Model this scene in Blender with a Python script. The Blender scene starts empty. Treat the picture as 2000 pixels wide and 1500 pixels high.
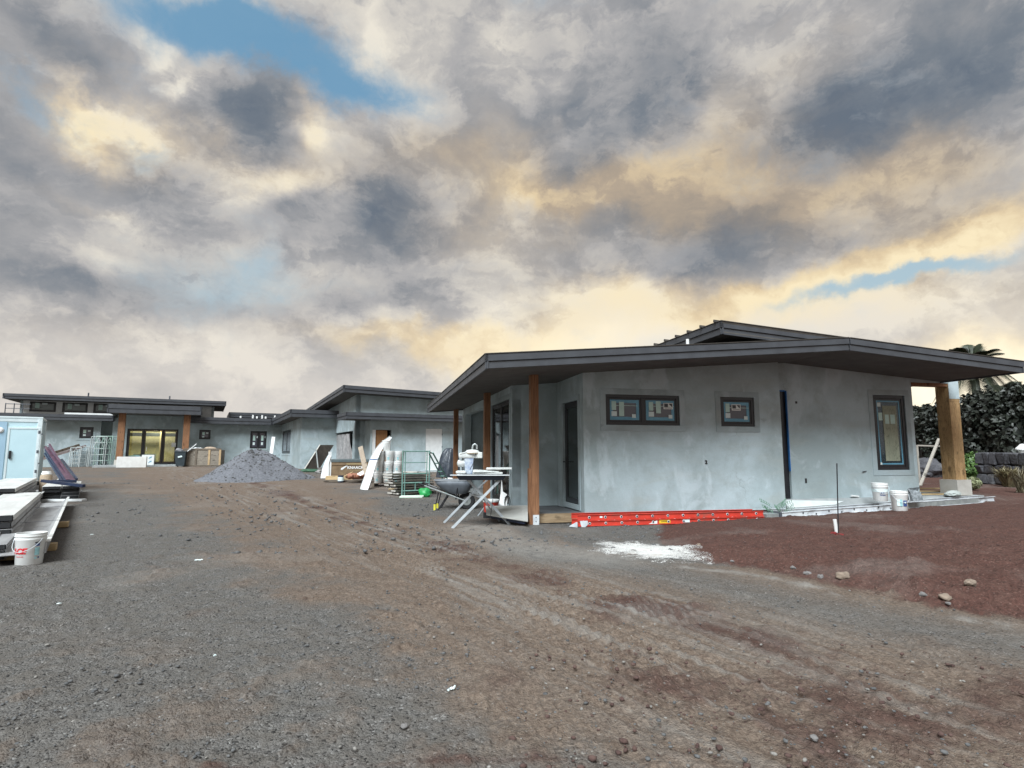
import bpy, bmesh, math, random
import numpy as np
from mathutils import Vector, Matrix, Euler
random.seed(7); np.random.seed(7)
SC = bpy.context.scene
COL = SC.collection
PI = math.pi

# ------------------------------------------------------------------ camera
FPX = 1130.0                     # focal length in pixels of a 2000 px wide frame
PITCH = math.atan(135.0/1130.0)
CAMZ = 1.3
cd = bpy.data.cameras.new('camera'); cam = bpy.data.objects.new('camera', cd); COL.objects.link(cam)
cd.sensor_width = 36; cd.lens = 36*FPX/2000; cd.clip_end = 4000; cd.clip_start = 0.05
cam.location = (0, 0, CAMZ); cam.rotation_euler = (PI/2+PITCH, 0, 0)
SC.camera = cam
_F = Vector((0, math.cos(PITCH), math.sin(PITCH))); _U = Vector((0, -math.sin(PITCH), math.cos(PITCH)))
def ray(px, py):
    return Vector((1, 0, 0))*((px-1000)/FPX) + _U*((750-py)/FPX) + _F
def at(px, py, z=0.0):           # point of the level plane at height z seen at that spot of the photograph
    d = ray(px, py); t = (z-CAMZ)/d.z
    return Vector((0, 0, CAMZ)) + d*t
def atY(px, py, Y):
    d = ray(px, py); return Vector((0, 0, CAMZ)) + d*(Y/d.y)

# ------------------------------------------------------------------ exposure, sun, sky
SC.view_settings.view_transform = 'Standard'; SC.view_settings.look = 'None'
SC.view_settings.gamma = 1; SC.view_settings.use_curve_mapping = False
EXPO = 2.15
SC.view_settings.exposure = EXPO
SC.render.engine = 'CYCLES'
SUN_EL, SUN_AZ = math.radians(48), math.radians(198)     # azimuth clockwise from +Y
sd = bpy.data.lights.new('sun', 'SUN'); so = bpy.data.objects.new('sun', sd); COL.objects.link(so)
sd.energy = 1.5; sd.angle = math.radians(34); sd.color = (0.89, 0.96, 1.0)
sdir = Vector((math.sin(SUN_AZ)*math.cos(SUN_EL), math.cos(SUN_AZ)*math.cos(SUN_EL), math.sin(SUN_EL)))
so.rotation_euler = sdir.to_track_quat('Z', 'Y').to_euler(); so.location = (0, -20, 30)

W = bpy.data.worlds.new('World'); SC.world = W; W.use_nodes = True
NT = W.node_tree; NT.nodes.clear()
class NG:
    """small helper to write node trees"""
    def __init__(s, nt): s.nt = nt
    def n(s, t, **kw):
        nd = s.nt.nodes.new(t)
        for k, v in kw.items(): setattr(nd, k, v)
        return nd
    def put(s, sock, v):
        if isinstance(v, bpy.types.NodeSocket): s.nt.links.new(v, sock)
        elif v is not None:
            try: sock.default_value = v
            except Exception: sock.default_value = tuple(v)+(1,)
    def m(s, op, a, b=None, c=None, clamp=False):
        nd = s.n('ShaderNodeMath', operation=op); nd.use_clamp = clamp
        s.put(nd.inputs[0], a); s.put(nd.inputs[1], b); s.put(nd.inputs[2], c)
        return nd.outputs[0]
    def v(s, op, a, b=None, out=0):
        nd = s.n('ShaderNodeVectorMath', operation=op)
        s.put(nd.inputs[0], a); s.put(nd.inputs[1], b)
        return nd.outputs['Value' if op in ('DOT_PRODUCT', 'LENGTH') else 'Vector']
    def vs(s, a, k):
        nd = s.n('ShaderNodeVectorMath', operation='SCALE'); s.put(nd.inputs[0], a); s.put(nd.inputs['Scale'], k)
        return nd.outputs[0]
    def mix(s, f, a, b, mode='MIX'):
        nd = s.n('ShaderNodeMix', data_type='RGBA', blend_type=mode); nd.clamp_factor = True
        s.put(nd.inputs[0], f); s.put(nd.inputs[6], a if isinstance(a, bpy.types.NodeSocket) else tuple(a)+(1,)*(4-len(a)))
        s.put(nd.inputs[7], b if isinstance(b, bpy.types.NodeSocket) else tuple(b)+(1,)*(4-len(b)))
        return nd.outputs[2]
    def mr(s, x, a, b, c=0.0, d=1.0, smooth=True):
        nd = s.n('ShaderNodeMapRange', interpolation_type='SMOOTHSTEP' if smooth else 'LINEAR')
        s.put(nd.inputs[0], x); s.put(nd.inputs[1], a); s.put(nd.inputs[2], b); s.put(nd.inputs[3], c); s.put(nd.inputs[4], d)
        return nd.outputs[0]
    def noise(s, vec, scale, detail=4, rough=0.5, dist=0.0, color=False, lac=2.0):
        nd = s.n('ShaderNodeTexNoise'); s.put(nd.inputs['Vector'], vec)
        nd.inputs['Scale'].default_value = scale; nd.inputs['Detail'].default_value = detail
        nd.inputs['Roughness'].default_value = rough; nd.inputs['Distortion'].default_value = dist
        nd.inputs['Lacunarity'].default_value = lac
        return nd.outputs['Color' if color else 'Fac']
    def ramp(s, f, stops):
        nd = s.n('ShaderNodeValToRGB'); s.put(nd.inputs[0], f); cr = nd.color_ramp
        while len(cr.elements) < len(stops): cr.elements.new(0.5)
        for e, (p, c) in zip(cr.elements, stops): e.position = p; e.color = tuple(c)+(1,)*(4-len(c))
        return nd.outputs[0]

g = NG(NT)
tc = g.n('ShaderNodeTexCoord').outputs['Generated']
sep = g.n('ShaderNodeSeparateXYZ'); g.put(sep.inputs[0], tc)
dz = g.m('MAXIMUM', sep.outputs[2], 0.0)
den = g.m('ADD', dz, 0.42)
cmb = g.n('ShaderNodeCombineXYZ')
g.put(cmb.inputs[0], g.m('DIVIDE', sep.outputs[0], den)); g.put(cmb.inputs[1], g.m('DIVIDE', sep.outputs[1], den)); cmb.inputs[2].default_value = 3.1
P = cmb.outputs[0]
TS3 = g.v('MULTIPLY', tc, (1.0, 1.0, 1.7))
LITD = (0.018, 0.012, -0.030)
WSM = g.vs(g.v('SUBTRACT', g.noise(tc, 5.0, 6, 0.6, 0.0, color=True), (0.5, 0.5, 0.5)), 0.16)
Q1 = g.v('ADD', TS3, WSM); Q2 = g.v('ADD', Q1, LITD)
n_big = g.noise(g.v('ADD', g.vs(TS3, 1.0), g.vs(P, 0.15)), 2.3, 8, 0.55, 0.2)
n_puff = g.noise(Q1, 5.4, 10, 0.62, 0.12); n_puff_off = g.noise(Q2, 5.4, 10, 0.62, 0.12)
warp = g.vs(g.v('SUBTRACT', g.noise(tc, 3.2, 7, 0.6, 0.0, color=True), (0.5, 0.5, 0.5)), 0.27)
D2 = g.v('ADD', tc, warp)
def blobs(lst):
    acc = None
    for (px, py, rx, ry, rot, w) in lst:
        c = ray(px, py).normalized()
        right = Vector((c.y, -c.x, 0)).normalized(); up = right.cross(c).normalized()
        k = ray(px, py).length * FPX
        a = math.radians(rot); t1 = right*math.cos(a)+up*math.sin(a); t2 = -right*math.sin(a)+up*math.cos(a)
        u = g.v('DOT_PRODUCT', D2, tuple(t1*(k/rx))); v = g.v('DOT_PRODUCT', D2, tuple(t2*(k/ry)))
        r2 = g.m('MULTIPLY_ADD', u, u, g.m('MULTIPLY', v, v))
        e = g.m('POWER', 0.3679, r2)
        acc = g.m('MULTIPLY', e, w) if acc is None else g.m('MULTIPLY_ADD', e, w, acc)
    return acc
DARK = blobs([(490,230,100,95,0,.85),(80,55,120,45,-20,.45),(330,285,130,45,-22,.38),(40,250,110,40,-15,.28),
 (110,500,240,60,-8,.42),(420,590,230,50,-8,.50),(770,430,125,100,0,.85),(560,425,90,45,0,.35),(720,575,100,24,-5,.5),
 (1300,130,85,100,0,.8),(1140,240,90,90,0,.62),(1090,310,80,50,0,.3),(1730,200,340,100,8,.55),(1880,70,260,130,0,.45),
 (1480,260,150,65,0,.5),(1280,445,150,60,0,.5),(1540,420,150,45,-8,.45),(1400,510,250,45,0,.5),(900,90,110,70,0,.3),
 (1950,330,160,90,0,.35),(30,590,200,40,0,.15),(1000,130,200,200,0,.12),
 (280,215,130,42,-5,-.75),(160,165,70,26,-45,-.6),(610,235,50,40,0,-.75),(530,345,120,45,0,-.7),(250,360,80,30,-20,-.35),
 (285,75,30,45,0,-.6),(350,150,30,20,0,-.7),(730,40,25,40,0,-.4),(960,110,55,55,0,-.55),(1110,190,25,70,0,-.35),(1330,20,40,40,0,-.3),
 (1390,210,90,60,0,-.2),(1000,640,700,60,0,-.28),(1750,640,330,45,0,-.5),(1240,570,160,40,0,-.45),(150,640,400,50,0,-.15),(250,735,600,60,0,-.55),
 (1850,470,120,25,18,-.5),(220,470,60,30,0,-.3),(1960,745,120,75,0,-1.3),(1050,690,160,50,0,-.4),(1640,560,260,16,10,-.35)])
WARM = blobs([(270,220,150,50,-5,.8),(160,165,80,30,-45,.5),(600,240,60,50,0,.6),(550,345,130,50,0,.55),(250,360,80,30,0,.4),
 (1290,330,200,70,0,1.0),(1450,330,300,60,0,.45),(1000,300,160,60,0,.3),(1700,330,300,60,0,.35),(1130,365,160,35,0,.75),(1600,370,330,60,0,.55),(1850,470,220,50,15,1.0),(1650,535,300,28,12,.95),
 (930,470,220,80,0,.40),(840,650,170,30,0,.75),(1210,580,220,50,0,.75),(1500,620,450,60,0,.7),(1380,210,120,90,0,.4),
 (1560,110,120,70,0,.3),(880,340,150,60,0,.35),(1960,740,120,70,0,1.1),(1030,690,140,50,0,1.1),(1930,760,160,60,0,1.0),(1850,260,120,60,0,.15),
 (450,640,600,50,0,.22),(1700,430,200,50,0,.5),(720,310,200,60,0,.25)])
GAP = blobs([(440,38,220,62,0,1.05),(560,110,120,40,-10,.45),(70,150,110,40,-10,.62),(1780,130,180,90,0,.22),(250,120,140,40,-15,.4),(720,160,120,60,0,.42),
 (1760,552,150,20,8,1.2),(470,540,150,60,0,.52),(740,190,140,50,0,.35),(1060,20,120,60,0,.3),(320,255,60,14,0,.4),(1250,12,160,20,0,.2)])
el = dz
thick = g.m('ADD', g.m('MULTIPLY', g.m('SUBTRACT', n_big, 0.5), 0.90), g.m('MULTIPLY', g.m('SUBTRACT', n_puff, 0.5), 0.85))
thick = g.m('ADD', g.m('MULTIPLY_ADD', DARK, 0.52, 0.355), thick)
edge = g.m('MULTIPLY', g.m('SUBTRACT', n_puff, n_puff_off), 1.7)
thick = g.m('SUBTRACT', thick, g.m('MULTIPLY', edge, 0.50))
crisp = g.m('SUBTRACT', g.mr(g.m('ADD', n_puff, g.m('MULTIPLY', g.m('SUBTRACT', n_big, 0.5), 0.5)), 0.46, 0.55), 0.5)
n_s = g.noise(Q1, 12.5, 8, 0.62, 0.2); crisp2 = g.m('SUBTRACT', g.mr(g.m('ADD', n_s, g.m('MULTIPLY', g.m('SUBTRACT', n_puff, 0.5), 0.8)), 0.44, 0.57), 0.5)
thick = g.m('ADD', thick, g.m('ADD', g.m('MULTIPLY', crisp, 0.13), g.m('MULTIPLY', crisp2, 0.09)))
cl = g.ramp(thick, [(0.0, (.84, .79, .69)), (0.22, (.60, .575, .54)), (0.42, (.43, .425, .43)), (0.62, (.31, .32, .34)), (0.82, (.195, .225, .265)), (1.0, (.135, .170, .220))])
wf = g.m('ADD', g.m('MULTIPLY', WARM, 0.75), g.m('MULTIPLY', g.m('SUBTRACT', n_puff, 0.5), 0.9))
wf = g.mr(wf, 0.02, 1.0)
warmc = g.ramp(thick, [(0.0, (.97, .83, .56)), (0.3, (.76, .61, .40)), (0.6, (.47, .385, .295)), (1.0, (.25, .235, .225))])
cl = g.mix(wf, cl, warmc)
hz = g.mr(el, -0.04, 0.30, 1.0, 0.0)
hcol = g.mix(g.mr(WARM, 0.1, 0.9), (.78, .73, .68), (.95, .80, .55))
cl = g.mix(g.m('MULTIPLY', hz, g.m('MULTIPLY_ADD', thick, -0.7, 0.95, clamp=True)), cl, hcol)
sky = g.n('ShaderNodeTexSky', sky_type='NISHITA'); sky.sun_disc = False
sky.sun_elevation = SUN_EL; sky.sun_rotation = SUN_AZ; sky.air_density = 1.0; sky.dust_density = 0.6; sky.ozone_density = 2.0
BGS = 0.1
GLOW = blobs([(1955,750,90,60,0,1.0),(1810,775,60,40,0,.8),(1100,690,220,45,0,.35)])
blue = g.mix(0.8, g.vs(sky.outputs[0], 0.14), (.17, .37, .55))
gf = g.m('MULTIPLY', g.mr(g.m('ADD', GAP, g.m('MULTIPLY', g.m('SUBTRACT', 0.5, n_puff), 1.6)), 0.10, 1.05), g.mr(n_big, 0.75, 0.45, 0.75, 0.97))
blue = g.mix(g.mr(el, 0.55, 0.22), blue, (.42, .57, .66))
allc = g.mix(gf, cl, blue)
allc = g.mix(g.m('MULTIPLY', GLOW, 0.9, clamp=True), allc, (1.25, 1.15, .92))
bg = g.n('ShaderNodeBackground'); bg.inputs[1].default_value = BGS
g.put(bg.inputs[0], g.vs(allc, 1.0/(BGS*2**EXPO)))
out = g.n('ShaderNodeOutputWorld'); NT.links.new(bg.outputs[0], out.inputs[0])
W.cycles.sampling_method = 'MANUAL'; W.cycles.sample_map_resolution = 512

# ------------------------------------------------------------------ materials
def new_mat(name):
    m = bpy.data.materials.new(name); m.use_nodes = True; m.node_tree.nodes.clear()
    q = NG(m.node_tree); b = q.n('ShaderNodeBsdfPrincipled'); o = q.n('ShaderNodeOutputMaterial')
    m.node_tree.links.new(b.outputs[0], o.inputs[0]); return m, q, b
def bumpit(q, b, h, strength=0.3, dist=0.02):
    bp = q.n('ShaderNodeBump'); bp.inputs['Strength'].default_value = strength; bp.inputs['Distance'].default_value = dist
    q.put(bp.inputs['Height'], h); q.nt.links.new(bp.outputs[0], b.inputs['Normal'])
MATS = {}
def M(name, c1, c2=None, scale=6.0, rough=0.7, metal=0.0, bump=0.15, bscale=40.0, bdist=0.01, streak=None, c3=None, spec=0.5, detail=6):
    if name in MATS: return MATS[name]
    m, q, b = new_mat(name)
    co = q.n('ShaderNodeTexCoord').outputs['Object']
    if streak:
        mp = q.n('ShaderNodeMapping'); q.put(mp.inputs[0], co); mp.inputs['Scale'].default_value = streak; vec = mp.outputs[0]
    else: vec = co
    c2 = c2 or tuple(x*0.7 for x in c1)
    f = q.noise(vec, scale, detail, 0.6, 0.3)
    col = q.mix(q.mr(f, 0.32, 0.68), c1, c2)
    if c3:
        f3 = q.noise(co, scale*0.37+0.3, 8, 0.65, 0.6)
        col = q.mix(q.mr(f3, 0.55, 0.68), col, c3)
    q.put(b.inputs['Base Color'], col)
    q.put(b.inputs['Roughness'], q.m('MULTIPLY_ADD', f, 0.25, rough-0.12, clamp=True))
    b.inputs['Metallic'].default_value = metal
    b.inputs['Specular IOR Level'].default_value = spec
    if bump: bumpit(q, b, q.noise(vec, bscale, 5, 0.6), bump, bdist)
    MATS[name] = m; return m

def stucco_mat(name, tint=1.0, seed=0.0, grn=0.0):
    m, q, b = new_mat(name)
    co = q.n('ShaderNodeTexCoord').outputs['Object']
    co = q.v('ADD', co, (seed, seed*1.7, 0))
    big = q.noise(co, 0.6, 9, 0.60, 0.3)
    mid = q.noise(co, 1.9, 9, 0.68, 0.35)
    mp = q.n('ShaderNodeMapping'); q.put(mp.inputs[0], co); mp.inputs['Scale'].default_value = (1.0, 1.0, 0.6)
    st = q.noise(mp.outputs[0], 1.5, 8, 0.6, 0.5)
    mp2 = q.n('ShaderNodeMapping'); q.put(mp2.inputs[0], co); mp2.inputs['Scale'].default_value = (0.35, 0.35, 1.6)
    st2 = q.noise(mp2.outputs[0], 1.5, 8, 0.6, 0.7)
    fine = q.noise(co, 55, 4, 0.6)
    c = q.mix(q.mr(big, 0.34, 0.64), (.27*tint, .325*tint, .337*tint), (.385*tint, .465*tint, .495*tint))
    c = q.mix(q.m('MULTIPLY', q.mr(mid, 0.45, 0.68), 0.36), c, (.20*tint, .225*tint, .215*tint))
    c = q.mix(q.m('MULTIPLY', q.mr(st2, 0.50, 0.72), 0.45), c, (.33*tint, .36*tint, .345*tint))
    c = q.mix(q.m('MULTIPLY', q.mr(st, 0.54, 0.64), 0.50), c, (.47*tint, .545*tint, .58*tint))
    c = q.mix(q.m('MULTIPLY', q.mr(fine, 0.35, 0.7), 0.10), c, (.14, .16, .16))
    vor = q.n('ShaderNodeTexVoronoi', feature='DISTANCE_TO_EDGE'); vor.inputs['Scale'].default_value = 0.5
    q.put(vor.inputs['Vector'], q.v('ADD', co, q.vs(q.noise(co, 1.3, 6, 0.6, color=True), 0.9)))
    crack = q.mr(vor.outputs[0], 0.0, 0.006, 1.0, 0.0)
    c = q.mix(q.m('MULTIPLY', crack, q.m('MULTIPLY', q.mr(big, 0.52, 0.60), 0.35)), c, (.13, .15, .15))
    q.put(b.inputs['Base Color'], c); b.inputs['Roughness'].default_value = 0.82; b.inputs['Specular IOR Level'].default_value = 0.3
    h = q.m('ADD', q.m('MULTIPLY', q.noise(co, 9, 8, 0.62, 0.5), 1.0), q.m('MULTIPLY', fine, 0.25))
    h = q.m('ADD', h, q.m('MULTIPLY', st, 0.8))
    bumpit(q, b, h, 0.35, 0.012)
    MATS[name] = m; return m

def glass_mat(name, tint=(.8, .9, .95), refl=0.12, body=None, mixb=0.0):
    m = bpy.data.materials.new(name); m.use_nodes = True; nt = m.node_tree; nt.nodes.clear(); q = NG(nt)
    t = q.n('ShaderNodeBsdfTransparent'); q.put(t.inputs[0], tint)
    gl = q.n('ShaderNodeBsdfGlossy'); gl.inputs['Roughness'].default_value = 0.03
    fr = q.n('ShaderNodeFresnel'); fr.inputs[0].default_value = 1.5
    mx = q.n('ShaderNodeMixShader'); q.put(mx.inputs[0], q.m('ADD', fr.outputs[0], refl, clamp=True))
    nt.links.new(t.outputs[0], mx.inputs[1]); nt.links.new(gl.outputs[0], mx.inputs[2])
    last = mx.outputs[0]
    if body:
        df = q.n('ShaderNodeBsdfPrincipled'); co = q.n('ShaderNodeTexCoord').outputs['Object']
        q.put(df.inputs['Base Color'], q.mix(q.noise(co, 1.3, 5, 0.6, 0.5), body, tuple(x*0.55 for x in body))); df.inputs['Roughness'].default_value = 0.06
        m2 = q.n('ShaderNodeMixShader'); m2.inputs[0].default_value = mixb
        nt.links.new(last, m2.inputs[1]); nt.links.new(df.outputs[0], m2.inputs[2]); last = m2.outputs[0]
    o = q.n('ShaderNodeOutputMaterial'); nt.links.new(last, o.inputs[0]); MATS[name] = m; return m

def wood_mat(name, c1, c2, knots=True, rough=0.65, axis=2, scale=1.0, osb=False):
    m, q, b = new_mat(name)
    co = q.n('ShaderNodeTexCoord').outputs['Object']
    sc = [14*scale]*3; sc[axis] = 0.9*scale
    mp = q.n('ShaderNodeMapping'); q.put(mp.inputs[0], co); mp.inputs['Scale'].default_value = sc
    gr = q.noise(mp.outputs[0], 2.2, 8, 0.65, 1.2)
    c = q.mix(q.mr(gr, 0.35, 0.65), c1, c2)
    bl = q.noise(co, 1.4, 5, 0.6)
    c = q.mix(q.m('MULTIPLY', q.mr(bl, 0.4, 0.7), 0.45), c, tuple(x*0.55 for x in c1))
    if knots:
        v = q.n('ShaderNodeTexVoronoi'); sk = [5*scale]*3; sk[axis] = 2.1*scale
        mk = q.n('ShaderNodeMapping'); q.put(mk.inputs[0], co); mk.inputs['Scale'].default_value = sk
        q.put(v.inputs['Vector'], q.v('ADD', mk.outputs[0], q.vs(q.noise(co, 9, 4, 0.6, color=True), 0.5))); v.inputs['Scale'].default_value = 1.0
        k = q.mr(v.outputs['Distance'], 0.10, 0.30, 1.0, 0.0)
        c = q.mix(q.m('MULTIPLY', k, 0.75), c, tuple(x*0.30 for x in c2))
    if osb:
        mo = q.n('ShaderNodeMapping'); q.put(mo.inputs[0], co); mo.inputs['Scale'].default_value = (9, 9, 4.5)
        no = q.noise(mo.outputs[0], 1.6, 5, 0.7, 1.5)
        c = q.mix(q.m('MULTIPLY', q.mr(no, 0.53, 0.62), 0.6), c, tuple(x*0.35 for x in c1))
        c = q.mix(q.m('MULTIPLY', q.mr(no, 0.36, 0.30, 0, 1), 0.6), c, tuple(min(1, x*1.7) for x in c1))
    q.put(b.inputs['Base Color'], c); b.inputs['Roughness'].default_value = rough; b.inputs['Specular IOR Level'].default_value = 0.35
    bumpit(q, b, gr, 0.35, 0.006); MATS[name] = m; return m

STUCCO = stucco_mat('stucco', 1.20, 0.0)
STUCCO2 = stucco_mat('stucco_far', 1.06, 5.3)
STUCCO3 = stucco_mat('stucco_middle', 1.08, 9.1)
TRIMST = stucco_mat('stucco_trim', 0.98, 21.0)
FASCIA = M('fascia_metal', (.058, .063, .072), (.043, .046, .053), 3, 0.5, 0.0, 0.08, 60, 0.004)
SOFFIT = M('soffit_board', (.088, .082, .076), (.070, .066, .062), 3, 0.85, 0.0, 0.2, 60, 0.004)
ROOFTOP = M('roof_metal', (.10, .09, .08), (.075, .07, .065), 3, 0.4, 0.6)
BLACKFR = M('black_frame', (.012, .013, .016), (.02, .02, .024), 8, 0.35, 0.0, 0.05)
CEDAR = wood_mat('cedar_post', (.30, .15, .075), (.17, .078, .038))
OSB = wood_mat('osb_post', (.50, .33, .165), (.32, .195, .09), knots=True, osb=True)
PINE = wood_mat('pine', (.55, .42, .24), (.42, .29, .15), axis=0)
PINEZ = wood_mat('pine_upright', (.52, .38, .22), (.38, .26, .14), axis=2)
OLDWOOD = wood_mat('old_wood', (.17, .14, .11), (.10, .08, .06), axis=0)
CONC = M('concrete', (.36, .38, .38), (.25, .27, .275), 2.2, 0.85, 0, 0.4, 40, 0.01, c3=(.20, .19, .175))
PALECONC = M('pale_concrete', (.52, .50, .46), (.42, .40, .36), 3, 0.85, 0, 0.3, 50, 0.006)
WHITEP = M('white_plastic', (.78, .79, .78), (.70, .71, .70), 5, 0.38, 0, 0.05, 20, 0.003, c3=(.60, .60, .57))
WHITEPAINT = M('white_paint', (.74, .76, .76), (.66, .68, .68), 4, 0.6, 0, 0.1)
GREYPL = M('grey_plastic', (.08, .09, .105), (.06, .065, .08), 6, 0.5)
ALU = M('aluminium', (.72, .76, .78), (.52, .56, .60), 5, 0.38, 0.15, 0.15, 30, 0.004, c3=(.30, .31, .32))
RED = M('red_fibreglass', (.58, .050, .030), (.46, .036, .022), 5, 0.5, 0, 0.1, 40, 0.004, c3=(.34, .07, .05))
GLASS = glass_mat('window_glass', (.55, .68, .74), 0.10)
FARGLASS = glass_mat('far_glass', (.75, .85, .82), 0.06)
FILMGL = glass_mat('dark_pane', (.3, .4, .45), 0.05, body=(.10, .095, .125), mixb=0.82)
BLUEFILM = M('blue_film', (.12, .33, .46), (.09, .27, .39), 4, 0.3)
STICK = M('pale_sticker', (.50, .68, .62), (.44, .60, .55), 6, 0.6)
STICKW = M('white_sticker', (.66, .76, .76), (.60, .70, .70), 6, 0.6)
# ------------------------------------------------------------------ mesh helpers
def tag(o, label=None, cat=None, group=None, kind=None):
    if label: o['label'] = label
    if cat: o['category'] = cat
    if group: o['group'] = group
    if kind: o['kind'] = kind
    return o
def empty(name, loc, rz=0, label=None, cat=None, group=None):
    o = bpy.data.objects.new(name, None); COL.objects.link(o); o.location = loc; o.rotation_euler = (0, 0, rz)
    o.empty_display_size = 0.1
    return tag(o, label, cat, group)
class MB:
    def __init__(s, T=None): s.v = []; s.f = []; s.T = T or Matrix()
    def add(s, vs, fs):
        k = len(s.v)
        for p in vs: s.v.append(tuple(s.T @ Vector(p)))
        for f in fs: s.f.append(tuple(i+k for i in f))
        return s
    def box(s, x0, x1, y0, y1, z0, z1, R=None):
        vs = [(x, y, z) for z in (z0, z1) for y in (y0, y1) for x in (x0, x1)]
        if R is not None: vs = [tuple(R @ Vector(p)) for p in vs]
        return s.add(vs, [(0, 2, 3, 1), (4, 5, 7, 6), (0, 1, 5, 4), (2, 6, 7, 3), (0, 4, 6, 2), (1, 3, 7, 5)])
    def hexa(s, vs):      # 8 corners in the order of box()
        return s.add(vs, [(0, 2, 3, 1), (4, 5, 7, 6), (0, 1, 5, 4), (2, 6, 7, 3), (0, 4, 6, 2), (1, 3, 7, 5)])
    def bar(s, p0, p1, w, h, up=(0, 0, 1)):
        p0 = Vector(p0); p1 = Vector(p1); d = (p1-p0).normalized(); u = Vector(up)
        if abs(d.dot(u)) > 0.98: u = Vector((0, 1, 0))
        r = d.cross(u).normalized(); u = r.cross(d).normalized()
        vs = []
        for q in (p0, p1):
            for b in (-1, 1):
                for a in (-1, 1): vs.append(tuple(q + r*(a*w/2) + u*(b*h/2)))
        return s.add(vs, [(0, 1, 3, 2), (4, 6, 7, 5), (0, 4, 5, 1), (2, 3, 7, 6), (0, 2, 6, 4), (1, 5, 7, 3)])
    def tube(s, pts, r, n=10, cap=True):
        pts = [Vector(p) for p in pts]; rs = r if isinstance(r, (list, tuple)) else [r]*len(pts)
        vs = []; fs = []; N = len(pts); prev = None
        for i, p in enumerate(pts):
            d = (pts[min(i+1, N-1)]-pts[max(i-1, 0)]).normalized()
            if prev is None:
                a = Vector((0, 0, 1)) if abs(d.z) < 0.9 else Vector((1, 0, 0)); x = d.cross(a).normalized()
            else: x = (prev - d*prev.dot(d)).normalized()
            prev = x; y = d.cross(x)
            for k in range(n):
                t = 2*PI*k/n; vs.append(tuple(p+(x*math.cos(t)+y*math.sin(t))*rs[i]))
        for i in range(N-1):
            for k in range(n):
                a = i*n+k; b = i*n+(k+1) % n; fs.append((a, b, b+n, a+n))
        if cap: fs.append(tuple(range(n-1, -1, -1))); fs.append(tuple((N-1)*n+k for k in range(n)))
        return s.add(vs, fs)
    def lathe(s, prof, n=28, c=(0, 0, 0), capb=True, capt=False):
        vs = []; fs = []; c = Vector(c)
        for (r, z) in prof:
            for k in range(n):
                t = 2*PI*k/n; vs.append((c.x+r*math.cos(t), c.y+r*math.sin(t), c.z+z))
        for i in range(len(prof)-1):
            for k in range(n):
                a = i*n+k; b = i*n+(k+1) % n; fs.append((a, b, b+n, a+n))
        if capb: fs.append(tuple(range(n-1, -1, -1)))
        if capt: fs.append(tuple((len(prof)-1)*n+k for k in range(n)))
        return s.add(vs, fs)
    def prism(s, poly, d):          # planar polygon (3d points) pushed along the vector d
        n = len(poly); d = Vector(d)
        vs = [tuple(p) for p in poly]+[tuple(Vector(p)+d) for p in poly]
        return s.add(vs, [tuple(range(n-1, -1, -1)), tuple(range(n, 2*n))]+[(i, (i+1) % n, (i+1) % n+n, i+n) for i in range(n)])
    def build(s, name, mat, parent=None, smooth=False, bevel=0.0, kind=None, label=None, fix=True):
        me = bpy.data.meshes.new(name); me.from_pydata(s.v, [], s.f); me.update()
        if fix:
            bm = bmesh.new(); bm.from_mesh(me); bmesh.ops.recalc_face_normals(bm, faces=bm.faces); bm.to_mesh(me); bm.free()
        if mat: me.materials.append(mat)
        o = bpy.data.objects.new(name, me); COL.objects.link(o)
        if parent: o.parent = parent
        if smooth:
            me.shade_smooth()
            try: me.set_sharp_from_angle(angle=math.radians(38))
            except Exception: pass
        if bevel:
            b = o.modifiers.new('bevel', 'BEVEL'); b.width = bevel; b.segments = 2; b.limit_method = 'ANGLE'; b.angle_limit = math.radians(40); b.harden_normals = False
        if kind: o['kind'] = kind
        if label: o['label'] = label
        return o
def kids(o): return [c for c in COL.objects if c.parent == o]
def copy_tree(o, parent=None, _ch=None):
    if _ch is None:
        _ch = {}
        for c in COL.objects:
            if c.parent: _ch.setdefault(c.parent.name, []).append(c)
    c = o.copy(); COL.objects.link(c)
    if parent: c.parent = parent
    for k in _ch.get(o.name, []): copy_tree(k, c, _ch)
    return c
def text_mesh(txt, size, extrude=0.0, font_shear=0.0, align='CENTER', offset=0.0):
    cu = bpy.data.curves.new('lettering', 'FONT'); cu.body = txt; cu.size = size; cu.extrude = extrude; cu.shear = font_shear
    cu.align_x = align; cu.align_y = 'CENTER'; cu.resolution_u = 3; cu.offset = offset
    o = bpy.data.objects.new('lettering', cu); COL.objects.link(o)
    dg = bpy.context.evaluated_depsgraph_get(); me = bpy.data.meshes.new_from_object(o.evaluated_get(dg))
    bpy.data.objects.remove(o); bpy.data.curves.remove(cu); return me
def put_mesh(name, me, mat, parent, T):
    me.transform(T); me.materials.clear(); me.materials.append(mat)
    o = bpy.data.objects.new(name, me); COL.objects.link(o); o.parent = parent; return o

class Frame:
    """a local building frame: origin on the ground plan and a turn; hit() finds where a sight line meets one of its planes"""
    def __init__(s, origin, ang):
        s.o = Vector(origin); s.ang = ang; s.R = Matrix.Rotation(ang, 4, 'Z'); s.M = Matrix.Translation(s.o) @ s.R; s.I = s.M.inverted()
    def hit(s, px, py, axis, val):
        c = s.I @ Vector((0, 0, CAMZ)); d = s.I.to_3x3() @ ray(px, py)
        t = (val-c[axis])/d[axis]; return c+d*t
    def loc(s, p): return s.I @ Vector(p)
    def world(s, p): return s.M @ Vector(p)

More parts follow.
